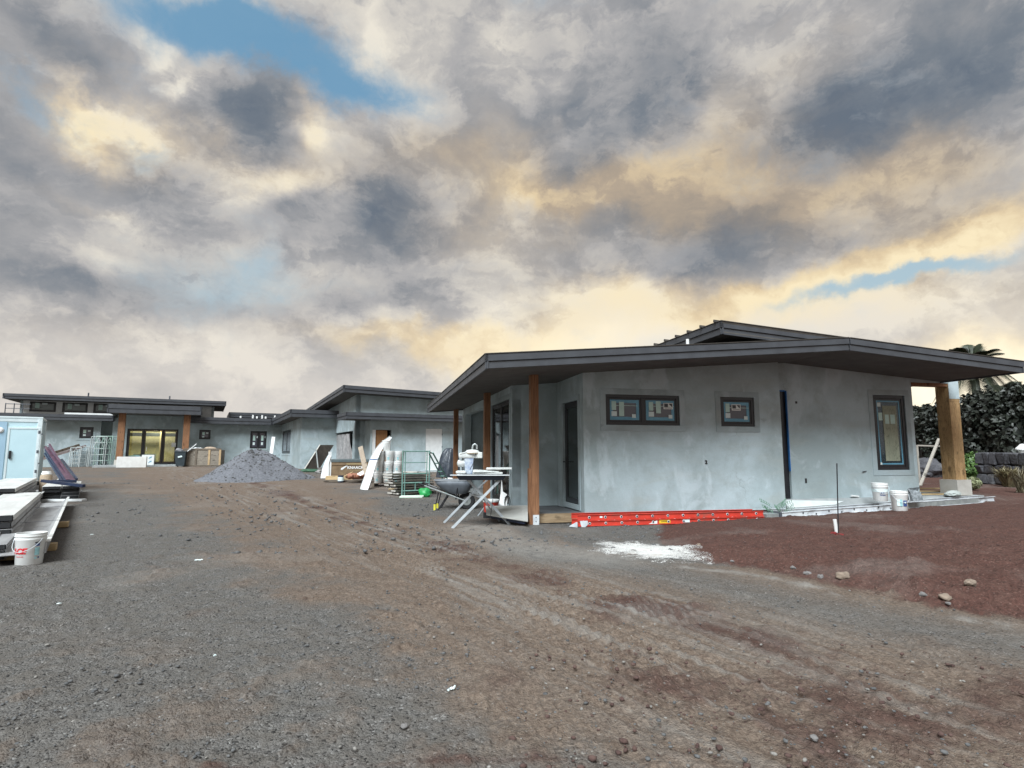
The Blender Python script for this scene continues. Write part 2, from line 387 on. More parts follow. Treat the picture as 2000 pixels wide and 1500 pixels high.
# a wall plane: s runs along the wall, t outwards, z up
def wall_T(o, ang):       # local frame of wall: x along, y INTO the building (so outwards is -y)
    return Matrix.Translation(Vector(o)) @ Matrix.Rotation(ang, 4, 'Z')
def wall_mesh(T, s0, s1, z0, ztop, th, holes=(), extra=()):
    """solid wall slab between s0..s1 with rectangular holes; ztop(s) may slope"""
    zt = ztop if callable(ztop) else (lambda s: ztop)
    S = sorted(set([s0, s1]+[h[0] for h in holes]+[h[1] for h in holes]+[e for e in extra if s0 < e < s1]))
    Z = sorted(set([z0]+[h[2] for h in holes]+[h[3] for h in holes]))
    Z = [z for z in Z if z >= z0]
    Z.append(None)
    nS, nZ = len(S), len(Z)
    def zz(i, j): return zt(S[i]) if Z[j] is None else Z[j]
    def solid(i, j):
        if i < 0 or j < 0 or i >= nS-1 or j >= nZ-1: return False
        sc = (S[i]+S[i+1])/2
        za = Z[j]; zb = Z[j+1]
        for h in holes:
            if h[0] < sc < h[1] and zb is not None and za >= h[2]-1e-6 and zb <= h[3]+1e-6: return False
        return True
    b = MB(T); vi = {}
    vs = []; fs = []
    def V(i, j, k):
        if (i, j, k) not in vi: vi[(i, j, k)] = len(vs); vs.append((S[i], 0 if k == 0 else th, zz(i, j)))
        return vi[(i, j, k)]
    for i in range(nS-1):
        for j in range(nZ-1):
            if not solid(i, j): continue
            fs.append((V(i, j, 0), V(i+1, j, 0), V(i+1, j+1, 0), V(i, j+1, 0)))
            fs.append((V(i, j, 1), V(i, j+1, 1), V(i+1, j+1, 1), V(i+1, j, 1)))
            if not solid(i-1, j): fs.append((V(i, j, 0), V(i, j+1, 0), V(i, j+1, 1), V(i, j, 1)))
            if not solid(i+1, j): fs.append((V(i+1, j, 0), V(i+1, j, 1), V(i+1, j+1, 1), V(i+1, j+1, 0)))
            if not solid(i, j-1): fs.append((V(i, j, 0), V(i, j, 1), V(i+1, j, 1), V(i+1, j, 0)))
            if not solid(i, j+1): fs.append((V(i, j+1, 0), V(i+1, j+1, 0), V(i+1, j+1, 1), V(i, j+1, 1)))
    b.add(vs, fs); return b
def ring(b, s0, s1, z0, z1, w, y0, y1, wb=None):   # rectangular frame of bars
    wb = w if wb is None else wb
    b.box(s0, s1, y0, y1, z1-w, z1); b.box(s0, s1, y0, y1, z0, z0+wb)
    b.box(s0, s0+w, y0, y1, z0+wb, z1-w); b.box(s1-w, s1, y0, y1, z0+wb, z1-w)
def make_window(T, s0, s1, z0, z1, parent, n=1, trim=0.0, frame=0.055, pane_mat=None, depth=0.05, film=0.0, fmat=None, splits=None, name='window', recess=0.02):
    """frame set in the hole, with panes; returns the window frame object (part) - panes, films are its sub-parts"""
    pane_mat = pane_mat or GLASS
    b = MB(T); y0 = recess; y1 = recess+depth
    ring(b, s0, s1, z0, z1, frame, y0, y1)
    w = s1-s0; cuts = splits or [s0+w*i/n for i in range(n+1)]
    for c in cuts[1:-1]: b.box(c-frame*0.55, c+frame*0.55, y0+0.004, y1+0.004, z0+frame, z1-frame)
    for i in range(len(cuts)-1):
        a0 = cuts[i]+(frame if i == 0 else frame*0.55); a1 = cuts[i+1]-(frame if i == len(cuts)-2 else frame*0.55)
        ring(b, a0+0.003, a1-0.003, z0+frame+0.003, z1-frame-0.003, frame*0.55, y0+0.012, y1-0.006)
    fr = b.build(name, fmat or BLACKFR, parent, bevel=0.003)
    for i in range(len(cuts)-1):
        a0 = cuts[i]+(frame if i == 0 else frame*0.55)+frame*0.5; a1 = cuts[i+1]-(frame if i == len(cuts)-2 else frame*0.55)-frame*0.5
        p = MB(T).box(a0, a1, y0+0.024, y0+0.032, z0+frame*1.5, z1-frame*1.5).build('pane', pane_mat, fr)
        if film:
            f = MB(T); ring(f, a0+0.008, a1-0.008, z0+frame*1.5+0.008, z1-frame*1.5-0.008, film, y0+0.018, y0+0.022)
            f.build('blue_film', BLUEFILM, fr)
    return fr
def stucco_trim(T, s0, s1, z0, z1, w, parent, out=0.012, mat=None):
    b = MB(T); ring(b, s0-w, s1+w, z0-w, z1+w, w, -out, 0.02)
    return b.build('trim', mat or TRIMST, parent, bevel=0.004)

# numpy value noise
_rng = np.random.RandomState(11); _tab = _rng.rand(256, 256)
def vnoise(x, y):
    xi = np.floor(x).astype(int); yi = np.floor(y).astype(int); fx = x-xi; fy = y-yi
    fx = fx*fx*(3-2*fx); fy = fy*fy*(3-2*fy)
    a = _tab[xi & 255, yi & 255]; b = _tab[(xi+1) & 255, yi & 255]; c = _tab[xi & 255, (yi+1) & 255]; d = _tab[(xi+1) & 255, (yi+1) & 255]
    return a*(1-fx)*(1-fy)+b*fx*(1-fy)+c*(1-fx)*fy+d*fx*fy
def fbm(x, y, o=5, g_=0.5):
    s = 0; a = 1; t = 0
    for i in range(o):
        s = s+a*vnoise(x*2**i+17.3*i, y*2**i+9.1*i); t += a; a *= g_
    return s/t
def sstep(a, b, x): t = np.clip((x-a)/(b-a), 0, 1); return t*t*(3-2*t)
# ------------------------------------------------------------------ ground
def W2(px, py, z=0.0): p = at(px, py, z); return (p.x, p.y)
MOUND = [W2(1292,1022), W2(1285,1045), W2(1310,1072), W2(1350,1092), W2(1500,1113), W2(1640,1146), W2(1800,1180), W2(2000,1213), (6.0,3.3), (9,1.0), (60,-3), (60,60), (6,60)]
def seg_dist(x, y, pts, closed=False):
    best = np.full(np.shape(x), 1e9); arc = np.zeros(np.shape(x)); L = 0
    n = len(pts)
    for i in range(n if closed else n-1):
        (ax, ay), (bx, by) = pts[i], pts[(i+1) % n]; dx, dy = bx-ax, by-ay; l2 = dx*dx+dy*dy
        t = np.clip(((x-ax)*dx+(y-ay)*dy)/l2, 0, 1); d = np.hypot(x-ax-t*dx, y-ay-t*dy)
        m = d < best; arc = np.where(m, L+t*math.sqrt(l2), arc); best = np.where(m, d, best); L += math.sqrt(l2)
    return best, arc
def inside(x, y, pts):
    c = np.zeros(np.shape(x), bool); n = len(pts)
    for i in range(n):
        (ax, ay), (bx, by) = pts[i], pts[(i+1) % n]
        m = ((ay > y) != (by > y)) & (x < (bx-ax)*(y-ay)/((by-ay) if by != ay else 1e-9)+ax); c ^= m
    return c
LAD_A = at(1126, 1028, 0); LADDIR = Vector((math.cos(math.radians(13.3)), math.sin(math.radians(13.3))))
def gz(x, y):
    x = np.asarray(x, float); y = np.asarray(y, float)
    z = 0.014*np.clip(y-12, 0, 34)
    wx = x+0.22*(fbm(x*1.3, y*1.3, 4)-0.5); wy = y+0.22*(fbm(x*1.3+40, y*1.3, 4)-0.5)
    d, _ = seg_dist(wx, wy, MOUND, True); d = np.where(inside(wx, wy, MOUND), d, -d)
    h = 0.125+0.020*np.clip(x-3, 0, 8)
    dl = np.abs((x-LAD_A.x)*(-LADDIR.y)+(y-LAD_A.y)*LADDIR.x)
    h = h-0.10*np.exp(-(dl/0.55)**2)
    mm = sstep(-0.05, 0.75, d)
    z = z+h*mm*(0.9+0.2*fbm(x*0.9, y*0.9, 3))
    ax, ay = ALU_A; bx, by = ALU_B
    da, ar = seg_dist(x, y, [ALU_A, ALU_B]); zb = ALU_ZA+(ALU_ZB-ALU_ZA)*ar/math.hypot(bx-ax, by-ay)
    k = np.exp(-(da/0.38)**4)*mm; z = z*(1-k)+zb*k
    # pocket round the stake
    sx, sy = STAKE
    z = z-0.06*mm*np.exp(-(((x-sx)/0.30)**2+((y-sy)/0.22)**2))
    return z
STAKE = W2(1637, 1045, 0.13)
ALU_A = W2(1524, 1001, .15); ALU_B = W2(1942, 969.5, .345); ALU_ZA, ALU_ZB = .045, .235
def gzf(x, y): return float(gz(np.array([x]), np.array([y]))[0])
def gat(px, py):                      # ground point under a spot of the photograph
    z = 0.0
    for _ in range(12):
        p = at(px, py, z); z = 0.5*z+0.5*gzf(p.x, p.y)
    p = at(px, py, z); return Vector((p.x, p.y, gzf(p.x, p.y)))

def build_ground():
    th = np.concatenate([np.linspace(-180, -52, 40, endpoint=False), np.linspace(-52, 52, 760, endpoint=False), np.linspace(52, 180, 40, endpoint=False)])
    th = np.radians(th); nt = len(th)
    r = np.concatenate([[0.05, 0.4, 0.9], np.geomspace(1.5, 16, 470, endpoint=False), np.geomspace(16, 60, 130, endpoint=False), np.geomspace(60, 1800, 24)]); nr = len(r)
    T, R = np.meshgrid(th, r); X = R*np.sin(T); Y = R*np.cos(T)
    Z = gz(X, Y)
    d, _ = seg_dist(X, Y, MOUND, True); ins = inside(X+0.2*(fbm(X*1.3, Y*1.3, 4)-0.5), Y+0.2*(fbm(X*1.3+40, Y*1.3, 4)-0.5), MOUND)
    red = np.where(ins, 1.0, 0.0); sd = np.where(ins, d, -d); red = sstep(-0.12, 0.10, sd+0.25*(fbm(X*6, Y*6, 4)-0.5))
    # wheel tracks
    t1 = [W2(330,915,.2), W2(420,960), W2(560,1010), W2(760,1080), W2(1000,1165), W2(1300,1290), W2(1700,1440), W2(2300,1640)]
    t2 = [W2(430,925,.1), W2(600,985), W2(800,1045), W2(1060,1120), W2(1300,1190), W2(1600,1290), W2(2000,1420), W2(2500,1560)]
    t3 = [W2(1200,1180), W2(1500,1330), W2(1620,1500)]
    d1, a1 = seg_dist(X, Y, t1); d2, a2 = seg_dist(X, Y, t2); d3, a3 = seg_dist(X, Y, t3)
    n1 = fbm(X*0.8, Y*0.8, 6, 0.55); n2 = fbm(X*2.7+9, Y*2.7, 6, 0.6); n3 = fbm(X*9, Y*9, 5, 0.6)
    tr = np.maximum(np.exp(-(d1/0.75)**2), np.exp(-(d2/0.6)**2))
    wide = np.exp(-(np.minimum(d1, d2)/1.5)**2)
    lw = sstep(-0.5, 1.2, X-0.10*(6-Y)); brown = sstep(0.30, 0.74, np.maximum(wide, 0.9*lw*sstep(9, 5, Y))*0.80+(n1-0.5)*0.9+(n2-0.5)*0.6+0.20+0.35*sstep(12, 24, Y))
    gz_right = np.exp(-(seg_dist(X, Y, [W2(1020,1075), W2(1300,1120), W2(1600,1190), W2(2000,1265), W2(2500,1340)])[0]/0.55)**2)
    brown = brown*(1-0.85*gz_right)
    redd = sstep(0.36, 0.90, np.exp(-(d2/0.42)**2)*0.42+(n2-0.5)*1.2+(n1-0.5)*0.7+0.22*wide)
    br = sstep(3.4, 2.0, Y)*sstep(0.2, 1.6, X)
    dk = [W2(1350,1330), W2(1500,1330), W2(1750,1390), W2(2050,1350)]; dk2 = [W2(1480,1360), W2(1600,1440), W2(1700,1560)]; dk3 = [W2(400,1500), W2(1100,1480)]
    dd_ = np.minimum(np.minimum(seg_dist(X, Y, dk)[0]/0.42, seg_dist(X, Y, dk2)[0]/0.22), seg_dist(X, Y, dk3)[0]/0.10+.5)
    redd = np.maximum(redd, 0.85*sstep(0.15, 0.95, np.exp(-dd_**2)*0.8+(n2-0.5)*1.0+(n3-0.5)*0.8+(n1-.5)*.6)); damp = redd*sstep(5, 3.5, Y)
    redd = redd*(1-0.8*gz_right)*(1-red)
    brown = np.maximum(brown, .45*sstep(.45, .62, n2)*sstep(5, 3, Y)); pale = np.exp(-(seg_dist(X, Y, [W2(920,1030), W2(1040,1070), W2(1200,1090)])[0]/0.5)**2)*0.55+sstep(.55, .75, n1)*0.2
    pale = np.maximum(pale, 0.7*np.exp(-(seg_dist(X, Y, [W2(1340,1108), W2(1500,1128), W2(1700,1175), W2(2000,1232)])[0]/0.10)**2)*sstep(.4, .6, n2))
    near = np.maximum(sstep(22, 5, R), .55*sstep(50, 20, R)); nn = sstep(50, 14, R)
    g1 = fbm(a1*0.7, d1*13+3, 4, .6)-.5; g2 = fbm(a2*0.7+20, d2*13, 4, .6)-.5
    grv = g1*np.exp(-(d1/.9)**2)+g2*np.exp(-(d2/.9)**2)
    Z = Z+0.030*grv*nn*(1-red); pale = pale+0.9*np.clip(grv, 0, 1)*2*(1-red); brown = np.clip(brown-0.5*grv, 0, 1)
    Z = Z-0.030*tr*nn*(1-red)
    rip = np.sin(2*PI*(a1/0.15)+5*n2)*np.exp(-((d1-0.0)/0.38)**2)+np.sin(2*PI*(a2/0.14)+4*n1+3*n2)*np.exp(-(d2/0.26)**2)
    ripm = sstep(0.32, 0.52, fbm(X*1.1+30, Y*1.1, 3))
    Z = Z+0.020*rip*near*ripm*(1-red)*sstep(2.6, 5.0, R)
    Z = Z+0.045*(n1-0.5)*nn+0.035*(n2-0.5)*near
    amp = 0.011+0.018*red+0.010*redd+0.008*brown
    Z = Z+amp*(n3-0.5)*2*near
    n4 = fbm(X*26, Y*26, 3, 0.6); Z = Z+(0.009+0.014*red)*(n4-0.5)*2*sstep(12, 4, R)
    clod = sstep(0.60, 0.80, vnoise(X*14, Y*14))*sstep(0.5, 0.65, n2); Z = Z+(0.016+.016*red)*clod*near
    v = np.stack([X, Y, Z], -1).reshape(-1, 3)
    i, j = np.meshgrid(np.arange(nr-1), np.arange(nt), indexing='ij'); j2 = (j+1) % nt
    q = np.stack([i*nt+j, i*nt+j2, (i+1)*nt+j2, (i+1)*nt+j], -1).reshape(-1, 4)[:, ::-1]
    me = bpy.data.meshes.new('ground'); me.vertices.add(len(v)); me.vertices.foreach_set('co', v.astype(np.float32).ravel())
    me.loops.add(q.size); me.loops.foreach_set('vertex_index', q.astype(np.int32).ravel())
    me.polygons.add(len(q)); me.polygons.foreach_set('loop_start', np.arange(0, q.size, 4, dtype=np.int32)); me.polygons.foreach_set('loop_total', np.full(len(q), 4, np.int32))
    me.update(); me.validate(); me.shade_smooth()
    ca = me.color_attributes.new('soil', 'FLOAT_COLOR', 'POINT')
    ca.data.foreach_set('color', np.stack([brown, np.maximum(red, redd), np.clip(pale*(1-damp), 0, 1), red], -1).reshape(-1).astype(np.float32))
    o = bpy.data.objects.new('ground', me); COL.objects.link(o); o['kind'] = 'structure'
    m, qn, b = new_mat('soil')
    co = qn.n('ShaderNodeTexCoord').outputs['Object']
    at_ = qn.n('ShaderNodeAttribute', attribute_name='soil')
    sp = qn.n('ShaderNodeSeparateColor'); qn.put(sp.inputs[0], at_.outputs['Color']); al = at_.outputs['Alpha']
    f1 = qn.noise(co, 38, 6, 0.65, 0.2); f2 = qn.noise(co, 5.5, 8, 0.66, 0.5); f3 = qn.noise(co, 120, 3, 0.6)
    vo = qn.n('ShaderNodeTexVoronoi'); vo.inputs['Scale'].default_value = 90; qn.put(vo.inputs['Vector'], qn.v('ADD', co, qn.vs(qn.noise(co, 50, 2, 0.5, color=True), 0.02)))
    vs_ = qn.n('ShaderNodeSeparateColor'); qn.put(vs_.inputs[0], vo.outputs['Color'])
    k = vs_.outputs[0]
    grey = qn.mix(k, (.074, .071, .068), (.172, .164, .154)); grey = qn.mix(qn.mr(k, 0.965, 0.985), grey, (.26, .255, .245)); grey = qn.mix(qn.mr(f2, 0.40, 0.62), grey, (.122, .112, .101)); grey = qn.mix(qn.mr(k, 0.14, 0.04), grey, (.028, .027, .026))  # last mix paints near-black pits for the shadows among pebbles
    brn = qn.mix(qn.mr(f1, 0.35, 0.65), (.106, .077, .059), (.200, .155, .121)); brn = qn.mix(qn.m('MULTIPLY', qn.mr(k, 0.95, 0.98), 0.6), brn, (.22, .19, .16)); brn = qn.mix(qn.m('MULTIPLY', qn.mr(f2, 0.5, 0.7), 0.5), brn, (.085, .058, .046))
    rd = qn.mix(qn.mr(f1, 0.33, 0.66), (.050, .024, .019), (.112, .055, .044)); rd = qn.mix(qn.m('MULTIPLY', qn.mr(f2, 0.45, 0.65), 0.5), rd, (.120, .068, .054)); rd = qn.mix(qn.m('MULTIPLY', qn.m('SUBTRACT', 1.0, al), 0.55), rd, (.060, .038, .031))
    rd = qn.mix(qn.m('MULTIPLY', qn.mr(k, 0.93, 0.97), 0.6), rd, (.20, .13, .11))
    wob = qn.m('MULTIPLY', qn.m('SUBTRACT', f2, 0.5), 0.9); wob2 = qn.m('MULTIPLY', qn.m('SUBTRACT', f1, 0.5), 0.8)
    c = qn.mix(qn.m('ADD', sp.outputs[0], qn.m('ADD', qn.m('MULTIPLY', wob, qn.m('MULTIPLY', sp.outputs[0], 1.0)), qn.m('MULTIPLY', wob2, sp.outputs[0])), clamp=True), grey, brn)
    c = qn.mix(qn.m('ADD', sp.outputs[1], qn.m('MULTIPLY', qn.m('ADD', wob, wob2), qn.m('MULTIPLY', sp.outputs[1], 0.8)), clamp=True), c, rd)
    c = qn.mix(qn.m('MULTIPLY', sp.outputs[2], qn.mr(f2, 0.3, 0.6, 0.4, 1.0)), c, (.27, .26, .24))
    qn.put(b.inputs['Base Color'], c); b.inputs['Roughness'].default_value = 0.95; b.inputs['Specular IOR Level'].default_value = 0.2
    dd = qn.m('SUBTRACT', 1.0, vo.outputs['Distance'])
    hh = qn.m('ADD', qn.m('MULTIPLY', dd, 0.5), qn.m('ADD', qn.m('MULTIPLY', f1, 1.2), qn.m('MULTIPLY', f2, 2.0)))
    bumpit(qn, b, hh, 1.0, 0.014)
    me.materials.append(m)
    return o
build_ground()

def stone_proto(seed, sub=1):
    bm = bmesh.new(); bmesh.ops.create_icosphere(bm, subdivisions=sub, radius=1)
    rr = random.Random(seed); off = Vector((rr.random()*50, rr.random()*50, rr.random()*50))
    from mathutils import noise
    for v in bm.verts:
        v.co *= 1+0.38*noise.noise(v.co*1.1+off)+0.22*noise.noise(v.co*2.7+off)
        v.co.z *= 0.62
    V = np.array([v.co[:] for v in bm.verts]); F = np.array([[v.index for v in f.verts] for f in bm.faces]); bm.free(); return V, F
def scatter(name, n, rmin, rmax, smin, smax, mat, seed, mask=None, ang=(-46, 46), label=None):
    rs = np.random.RandomState(seed); protos = [stone_proto(seed*10+i, 1) for i in range(5)]
    r = rmin*(rmax/rmin)**rs.rand(n); a = np.radians(rs.uniform(ang[0], ang[1], n)); x = r*np.sin(a); y = r*np.cos(a)
    if mask is not None: k = mask(x, y, rs); x, y = x[k], y[k]
    z = gz(x, y); m = len(x); s = smin*(smax/smin)**(rs.rand(m)**2.4)
    VV = []; FF = []; off = 0
    for i in range(m):
        V, F = protos[i % 5]; t = rs.rand()*6.28; c, sn = math.cos(t), math.sin(t); sc = s[i]*(0.7+0.6*rs.rand(3))
        P_ = V*sc; P_ = np.stack([P_[:, 0]*c-P_[:, 1]*sn+x[i], P_[:, 0]*sn+P_[:, 1]*c+y[i], P_[:, 2]+z[i]+s[i]*0.15], -1)
        VV.append(P_); FF.append(F+off); off += len(V)
    V = np.concatenate(VV); F = np.concatenate(FF)
    me = bpy.data.meshes.new(name); me.vertices.add(len(V)); me.vertices.foreach_set('co', V.astype(np.float32).ravel())
    me.loops.add(F.size); me.loops.foreach_set('vertex_index', F.astype(np.int32).ravel())
    me.polygons.add(len(F)); me.polygons.foreach_set('loop_start', np.arange(0, F.size, 3, dtype=np.int32)); me.polygons.foreach_set('loop_total', np.full(len(F), 3, np.int32))
    me.update(); me.materials.append(mat); o = bpy.data.objects.new(name, me); COL.objects.link(o)
    tag(o, label, 'gravel', kind='stuff'); return o
STONEG = M('grey_stone', (.125, .125, .125), (.065, .066, .068), 25, 0.9, 0, 0.5, 60, 0.01)
STONEP = M('pale_stone', (.26, .245, .225), (.15, .14, .13), 25, 0.9, 0, 0.5, 60, 0.01)
STONER = M('red_cinder_stone', (.10, .060, .050), (.055, .030, .026), 25, 0.95, 0, 0.5, 60, 0.01)
inm = lambda x, y: inside(x, y, MOUND)
scatter('gravel', 7000, 8, 34, .008, .040, STONEG, 13, lambda x, y, rs: (~inm(x, y)) & (fbm(x*.4, y*.4, 3) > .40), label='dark clods and stones strewn over the far half of the driveway')
scatter('gravel', 12000, 1.7, 13, .003, .014, STONEG, 3, lambda x, y, rs: (~inm(x, y)) & (fbm(x*.7, y*.7, 3) > .42) & (rs.rand(len(x)) < np.where(x < 0, 1, .45)), label='loose dark grey gravel strewn over the packed driveway')
scatter('gravel', 1500, 1.8, 16, .003, .015, STONEP, 4, lambda x, y, rs: ~inm(x, y), label='scattered pale stone chips lying on the driveway')
scatter('gravel', 9000, 2.0, 14, .003, .018, STONER, 5, lambda x, y, rs: inm(x, y) | ((y < 4.2) & (x > 0) & (rs.rand(len(x)) < .5)), label='reddish cinder crumbs covering the dirt mound and its rim')

def rock(px, py, size, label, mat, seed, flat=0.7, group='rocks at the foot of the red dirt mound'):
    p = gat(px, py); V, F = stone_proto(seed, 3)
    b = MB(); b.add([(v[0]*size, v[1]*size*.8, v[2]*size*flat*1.4) for v in V], [tuple(f) for f in F])
    o = b.build('rock', mat, smooth=False, fix=False); o.location = (p.x, p.y, p.z+size*0.28); o.rotation_euler.z = seed
    for pl in o.data.polygons: pl.use_smooth = (seed % 2 == 0)
    tag(o, label, 'rock', group); return o
TANROCK = M('tan_rock', (.25, .195, .15), (.13, .10, .078), 9, 0.9, 0, 0.7, 30, 0.02)
GREYROCK = M('grey_rock', (.19, .18, .175), (.10, .095, .092), 9, 0.9, 0, 0.7, 30, 0.02)
for (px, py, s, lb, mt) in [(1648,1128,.105,'largest tan rock lodged in the edge of the red dirt mound',TANROCK),
  (1603,1128,.055,'flat grey stone just left of the big tan rock',GREYROCK),(1577,1123,.06,'grey stone leftmost of the pair beside the tan rock',GREYROCK),
  (1549,1110,.045,'small pale stone alone on the lower slope of the mound',GREYROCK),
  (1846,1170,.085,'brown rounded rock at the right foot of the mound',TANROCK),(1803,1163,.05,'small dark grey stone left of the brown rounded rock',GREYROCK),
  (1895,1143,.085,'pale broken rock lying up the slope at the far right',TANROCK),(1790,1145,.04,'small pinkish stone above the dark grey stone on the mound',TANROCK),
  (1365,1065,.045,'little tan stone on the left tip of the mound',TANROCK),(1852,1180,.03,'tiny pale stone just under the brown rounded rock',GREYROCK),
  (1430,1097,.035,'pebble sized stone at the mound edge beside the grey road',GREYROCK),(790,1420,.028,'lone grey stone half buried in the near driveway',GREYROCK),
  (1590,1443,.03,'dark stone in the brown dirt of the near foreground',GREYROCK)]:
    rock(px, py, s*0.66, lb, mt, len(lb)+px % 7, group='loose rocks on the ground')

# white powder spill
def spill():
    cx, cy = W2(1262, 1076); n = 60; m = 22; vs = []; fs = []
    for i in range(m+1):
        for k in range(n):
            t = 2*PI*k/n; rr_ = i/m
            rad = 1.22+0.42*(fbm(np.array([math.cos(t)*2+5]), np.array([math.sin(t)*2+5]), 6, .7)[0]-0.5)*2
            x = cx+0.58*rr_*rad*math.cos(t)*1.02; y = cy+0.74*rr_*rad*math.sin(t)+0.0
            x += -0.35*(y-cy)*0.6
            vs.append((x, y, rr_))
    V = np.array(vs); z = gz(V[:, 0], V[:, 1])+0.018*(1-V[:, 2]**1.5)+0.022*(fbm(V[:, 0]*14, V[:, 1]*14, 4)-0.5)+0.03*(fbm(V[:, 0]*3, V[:, 1]*3, 3)-0.5)+0.004-0.03*(V[:, 2] > .97)
    for i in range(m):
        for k in range(n): a = i*n+k; b = i*n+(k+1) % n; fs.append((a, b, b+n, a+n))
    b = MB(); b.add([(V[i, 0], V[i, 1], z[i]) for i in range(len(V))], fs)
    mt = M('white_powder', (.62, .62, .60), (.50, .49, .47), 18, 0.95, 0, 0.6, 60, 0.01, c3=(.42, .38, .34))
    o = b.build('powder_spill', mt, smooth=True, fix=False)
    at2 = o.data.attributes.new('fade', 'FLOAT', 'POINT'); at2.data.foreach_set('value', V[:, 2].astype(np.float32))
    q = NG(mt.node_tree); pb = [n_ for n_ in mt.node_tree.nodes if n_.type == 'BSDF_PRINCIPLED'][0]
    aa = q.n('ShaderNodeAttribute', attribute_name='fade').outputs['Fac']; co = q.n('ShaderNodeTexCoord').outputs['Object']
    nz = q.m('ADD', q.m('MULTIPLY', q.m('SUBTRACT', q.noise(co, 3.0, 9, .7, .3), .5), 2.2), q.m('MULTIPLY', q.m('SUBTRACT', q.noise(co, 70, 3, .6), .5), 2.4))
    q.put(pb.inputs['Alpha'], q.mr(q.m('ADD', aa, nz), 0.98, 0.45))
    tag(o, 'white cement powder spilled on the driveway in front of the red ladder', 'spill')
spill()
# ------------------------------------------------------------------ near house
TH1 = math.radians(13.3)
F1 = Frame(at(948, 719.5, 2.63).xy.to_3d(), TH1)
H1 = empty('stucco_house', F1.o, TH1, 'nearest grey stucco house with dark low roof, cedar posts and stickered windows', 'house')
SL = 0.084; SR = 0.0705; ZC = 2.63; AK = 6.91; AS = F1.hit(1410, 622, 1, 0.0).x; AE = F1.hit(2003, 727, 1, 0.0).x
ZK = ZC+SL*AK; FH = 0.24; LB = 10.4; CL = 0.03
zl = lambda a: ZC+SL*a                      # bottom of the fascias
zr = lambda a: ZK-SR*(a-AK)
zs = lambda a: (zl(a) if a < AK else zr(a))+CL
BA = F1.loc(at(1142, 1002, 0.18)).y; A0 = F1.loc(at(1142, 1002, 0.18)).x
A1 = F1.hit(1535, 992, 1, BA).x
BC = F1.loc(at(1050, 987, 0.19)).y; AD = F1.hit(1000, 940, 1, BC).x
BB = F1.loc(at(1548, 974.6, 0.34)).y
AB1 = F1.hit(1797, 965, 1, BB).x
print('H1', F1.o, 'AS', AS, 'AE', AE, 'A0', A0, 'BA', BA, 'A1', A1, 'BC', BC, 'AD', AD, 'BB', BB, 'AB1', AB1)
I4 = Matrix()
def tr(a, b, z=0, rot=0): return Matrix.Translation((a, b, z)) @ Matrix.Rotation(rot, 4, 'Z')
TF = tr(0, BA)                               # front wall A: s == a
# wall A
h = lambda px, py: F1.hit(px, py, 1, BA)
w1 = (h(1183, 800).x, h(1327, 800).x, h(1255, 830.5).z, h(1255, 771.5).z)
w2 = (h(1407, 800).x, h(1473, 800).x, h(1440, 833).z, h(1440, 776).z)
wall_mesh(TF, A0, A1, 0.17, zs, 0.2, [w1, w2]).build('wall', STUCCO, H1, bevel=0.006)
for k, w in enumerate((w1, w2)):
    stucco_trim(TF, *w, 0.115, H1)
    n = 2 if k == 0 else 1
    fr = make_window(TF, *w, H1, n=n, frame=0.062, pane_mat=FILMGL, film=0.062, recess=0.012)
    cuts = [w[0]+(w[1]-w[0])*i/n for i in range(n+1)]
    for i in range(n):
        c0 = cuts[i]+0.10; c1 = cuts[i+1]-0.10; zt_ = w[3]-0.125; hh = (w[3]-w[2])-0.25; ww = c1-c0
        def st(u0, u1, v0, v1, mt, nm='sticker'):
            return MB(TF).box(c0+ww*u0, c0+ww*u1, 0.0235, 0.0265, zt_-hh*v1, zt_-hh*v0).build(nm, mt, fr)
        st(0.06, 0.22, 0.02, 0.52, STICK); st(0.05, 0.24, 0.58, 0.86, STICKW)
        if n == 2: st(0.32, 0.50, 0.05 if i == 0 else -.03, 0.86 if i == 0 else 0.66, STICK)
        st(0.78, 0.92, 0.74, 0.95, STICKW)
        MB(TF).box(c0+ww*.05, c1-ww*.02, 0.0225, 0.0232, zt_-hh*.275, zt_-hh*.25).build('tape', STICK, fr)
        if not (n == 2 and i == 0):
            u0 = 0.60 if n == 2 else 0.30; u1 = 0.95 if n == 2 else 0.66
            st(u0, u1, 0.06, 0.42, WHITEP, 'label_card')
            d_ = (u1-u0); z1_ = zt_-hh*.10; z2_ = zt_-hh*.30
            x0_ = c0+ww*(u0+d_*.08); x1_ = c0+ww*(u0+d_*.48); x2_ = c0+ww*(u0+d_*.54); x3_ = c0+ww*(u0+d_*.92)
            MB(TF).box(x0_, x1_, 0.0215, 0.0238, z2_, z1_).build('printed_square', BLACKFR, fr)
            MB(TF).prism([(x2_, 0.0215, z1_), (x3_, 0.0215, z1_), (x3_, 0.0215, z2_)], (0, .0023, 0)).build('printed_triangle', BLACKFR, fr)
            MB(TF).box(x0_+.01, x3_-.01, 0.0215, 0.0238, z2_-hh*.065, z2_-hh*.035).build('printed_line', BLACKFR, fr)
# the small dark "2" on wall A
p2_ = h(1379, 903); me = text_mesh('2', 0.10, 0.004, offset=0.006)
put_mesh('digit', me, BLACKFR, H1, Matrix.Translation((p2_.x, BA-0.004, p2_.z)) @ Matrix.Rotation(PI/2, 4, 'X'))
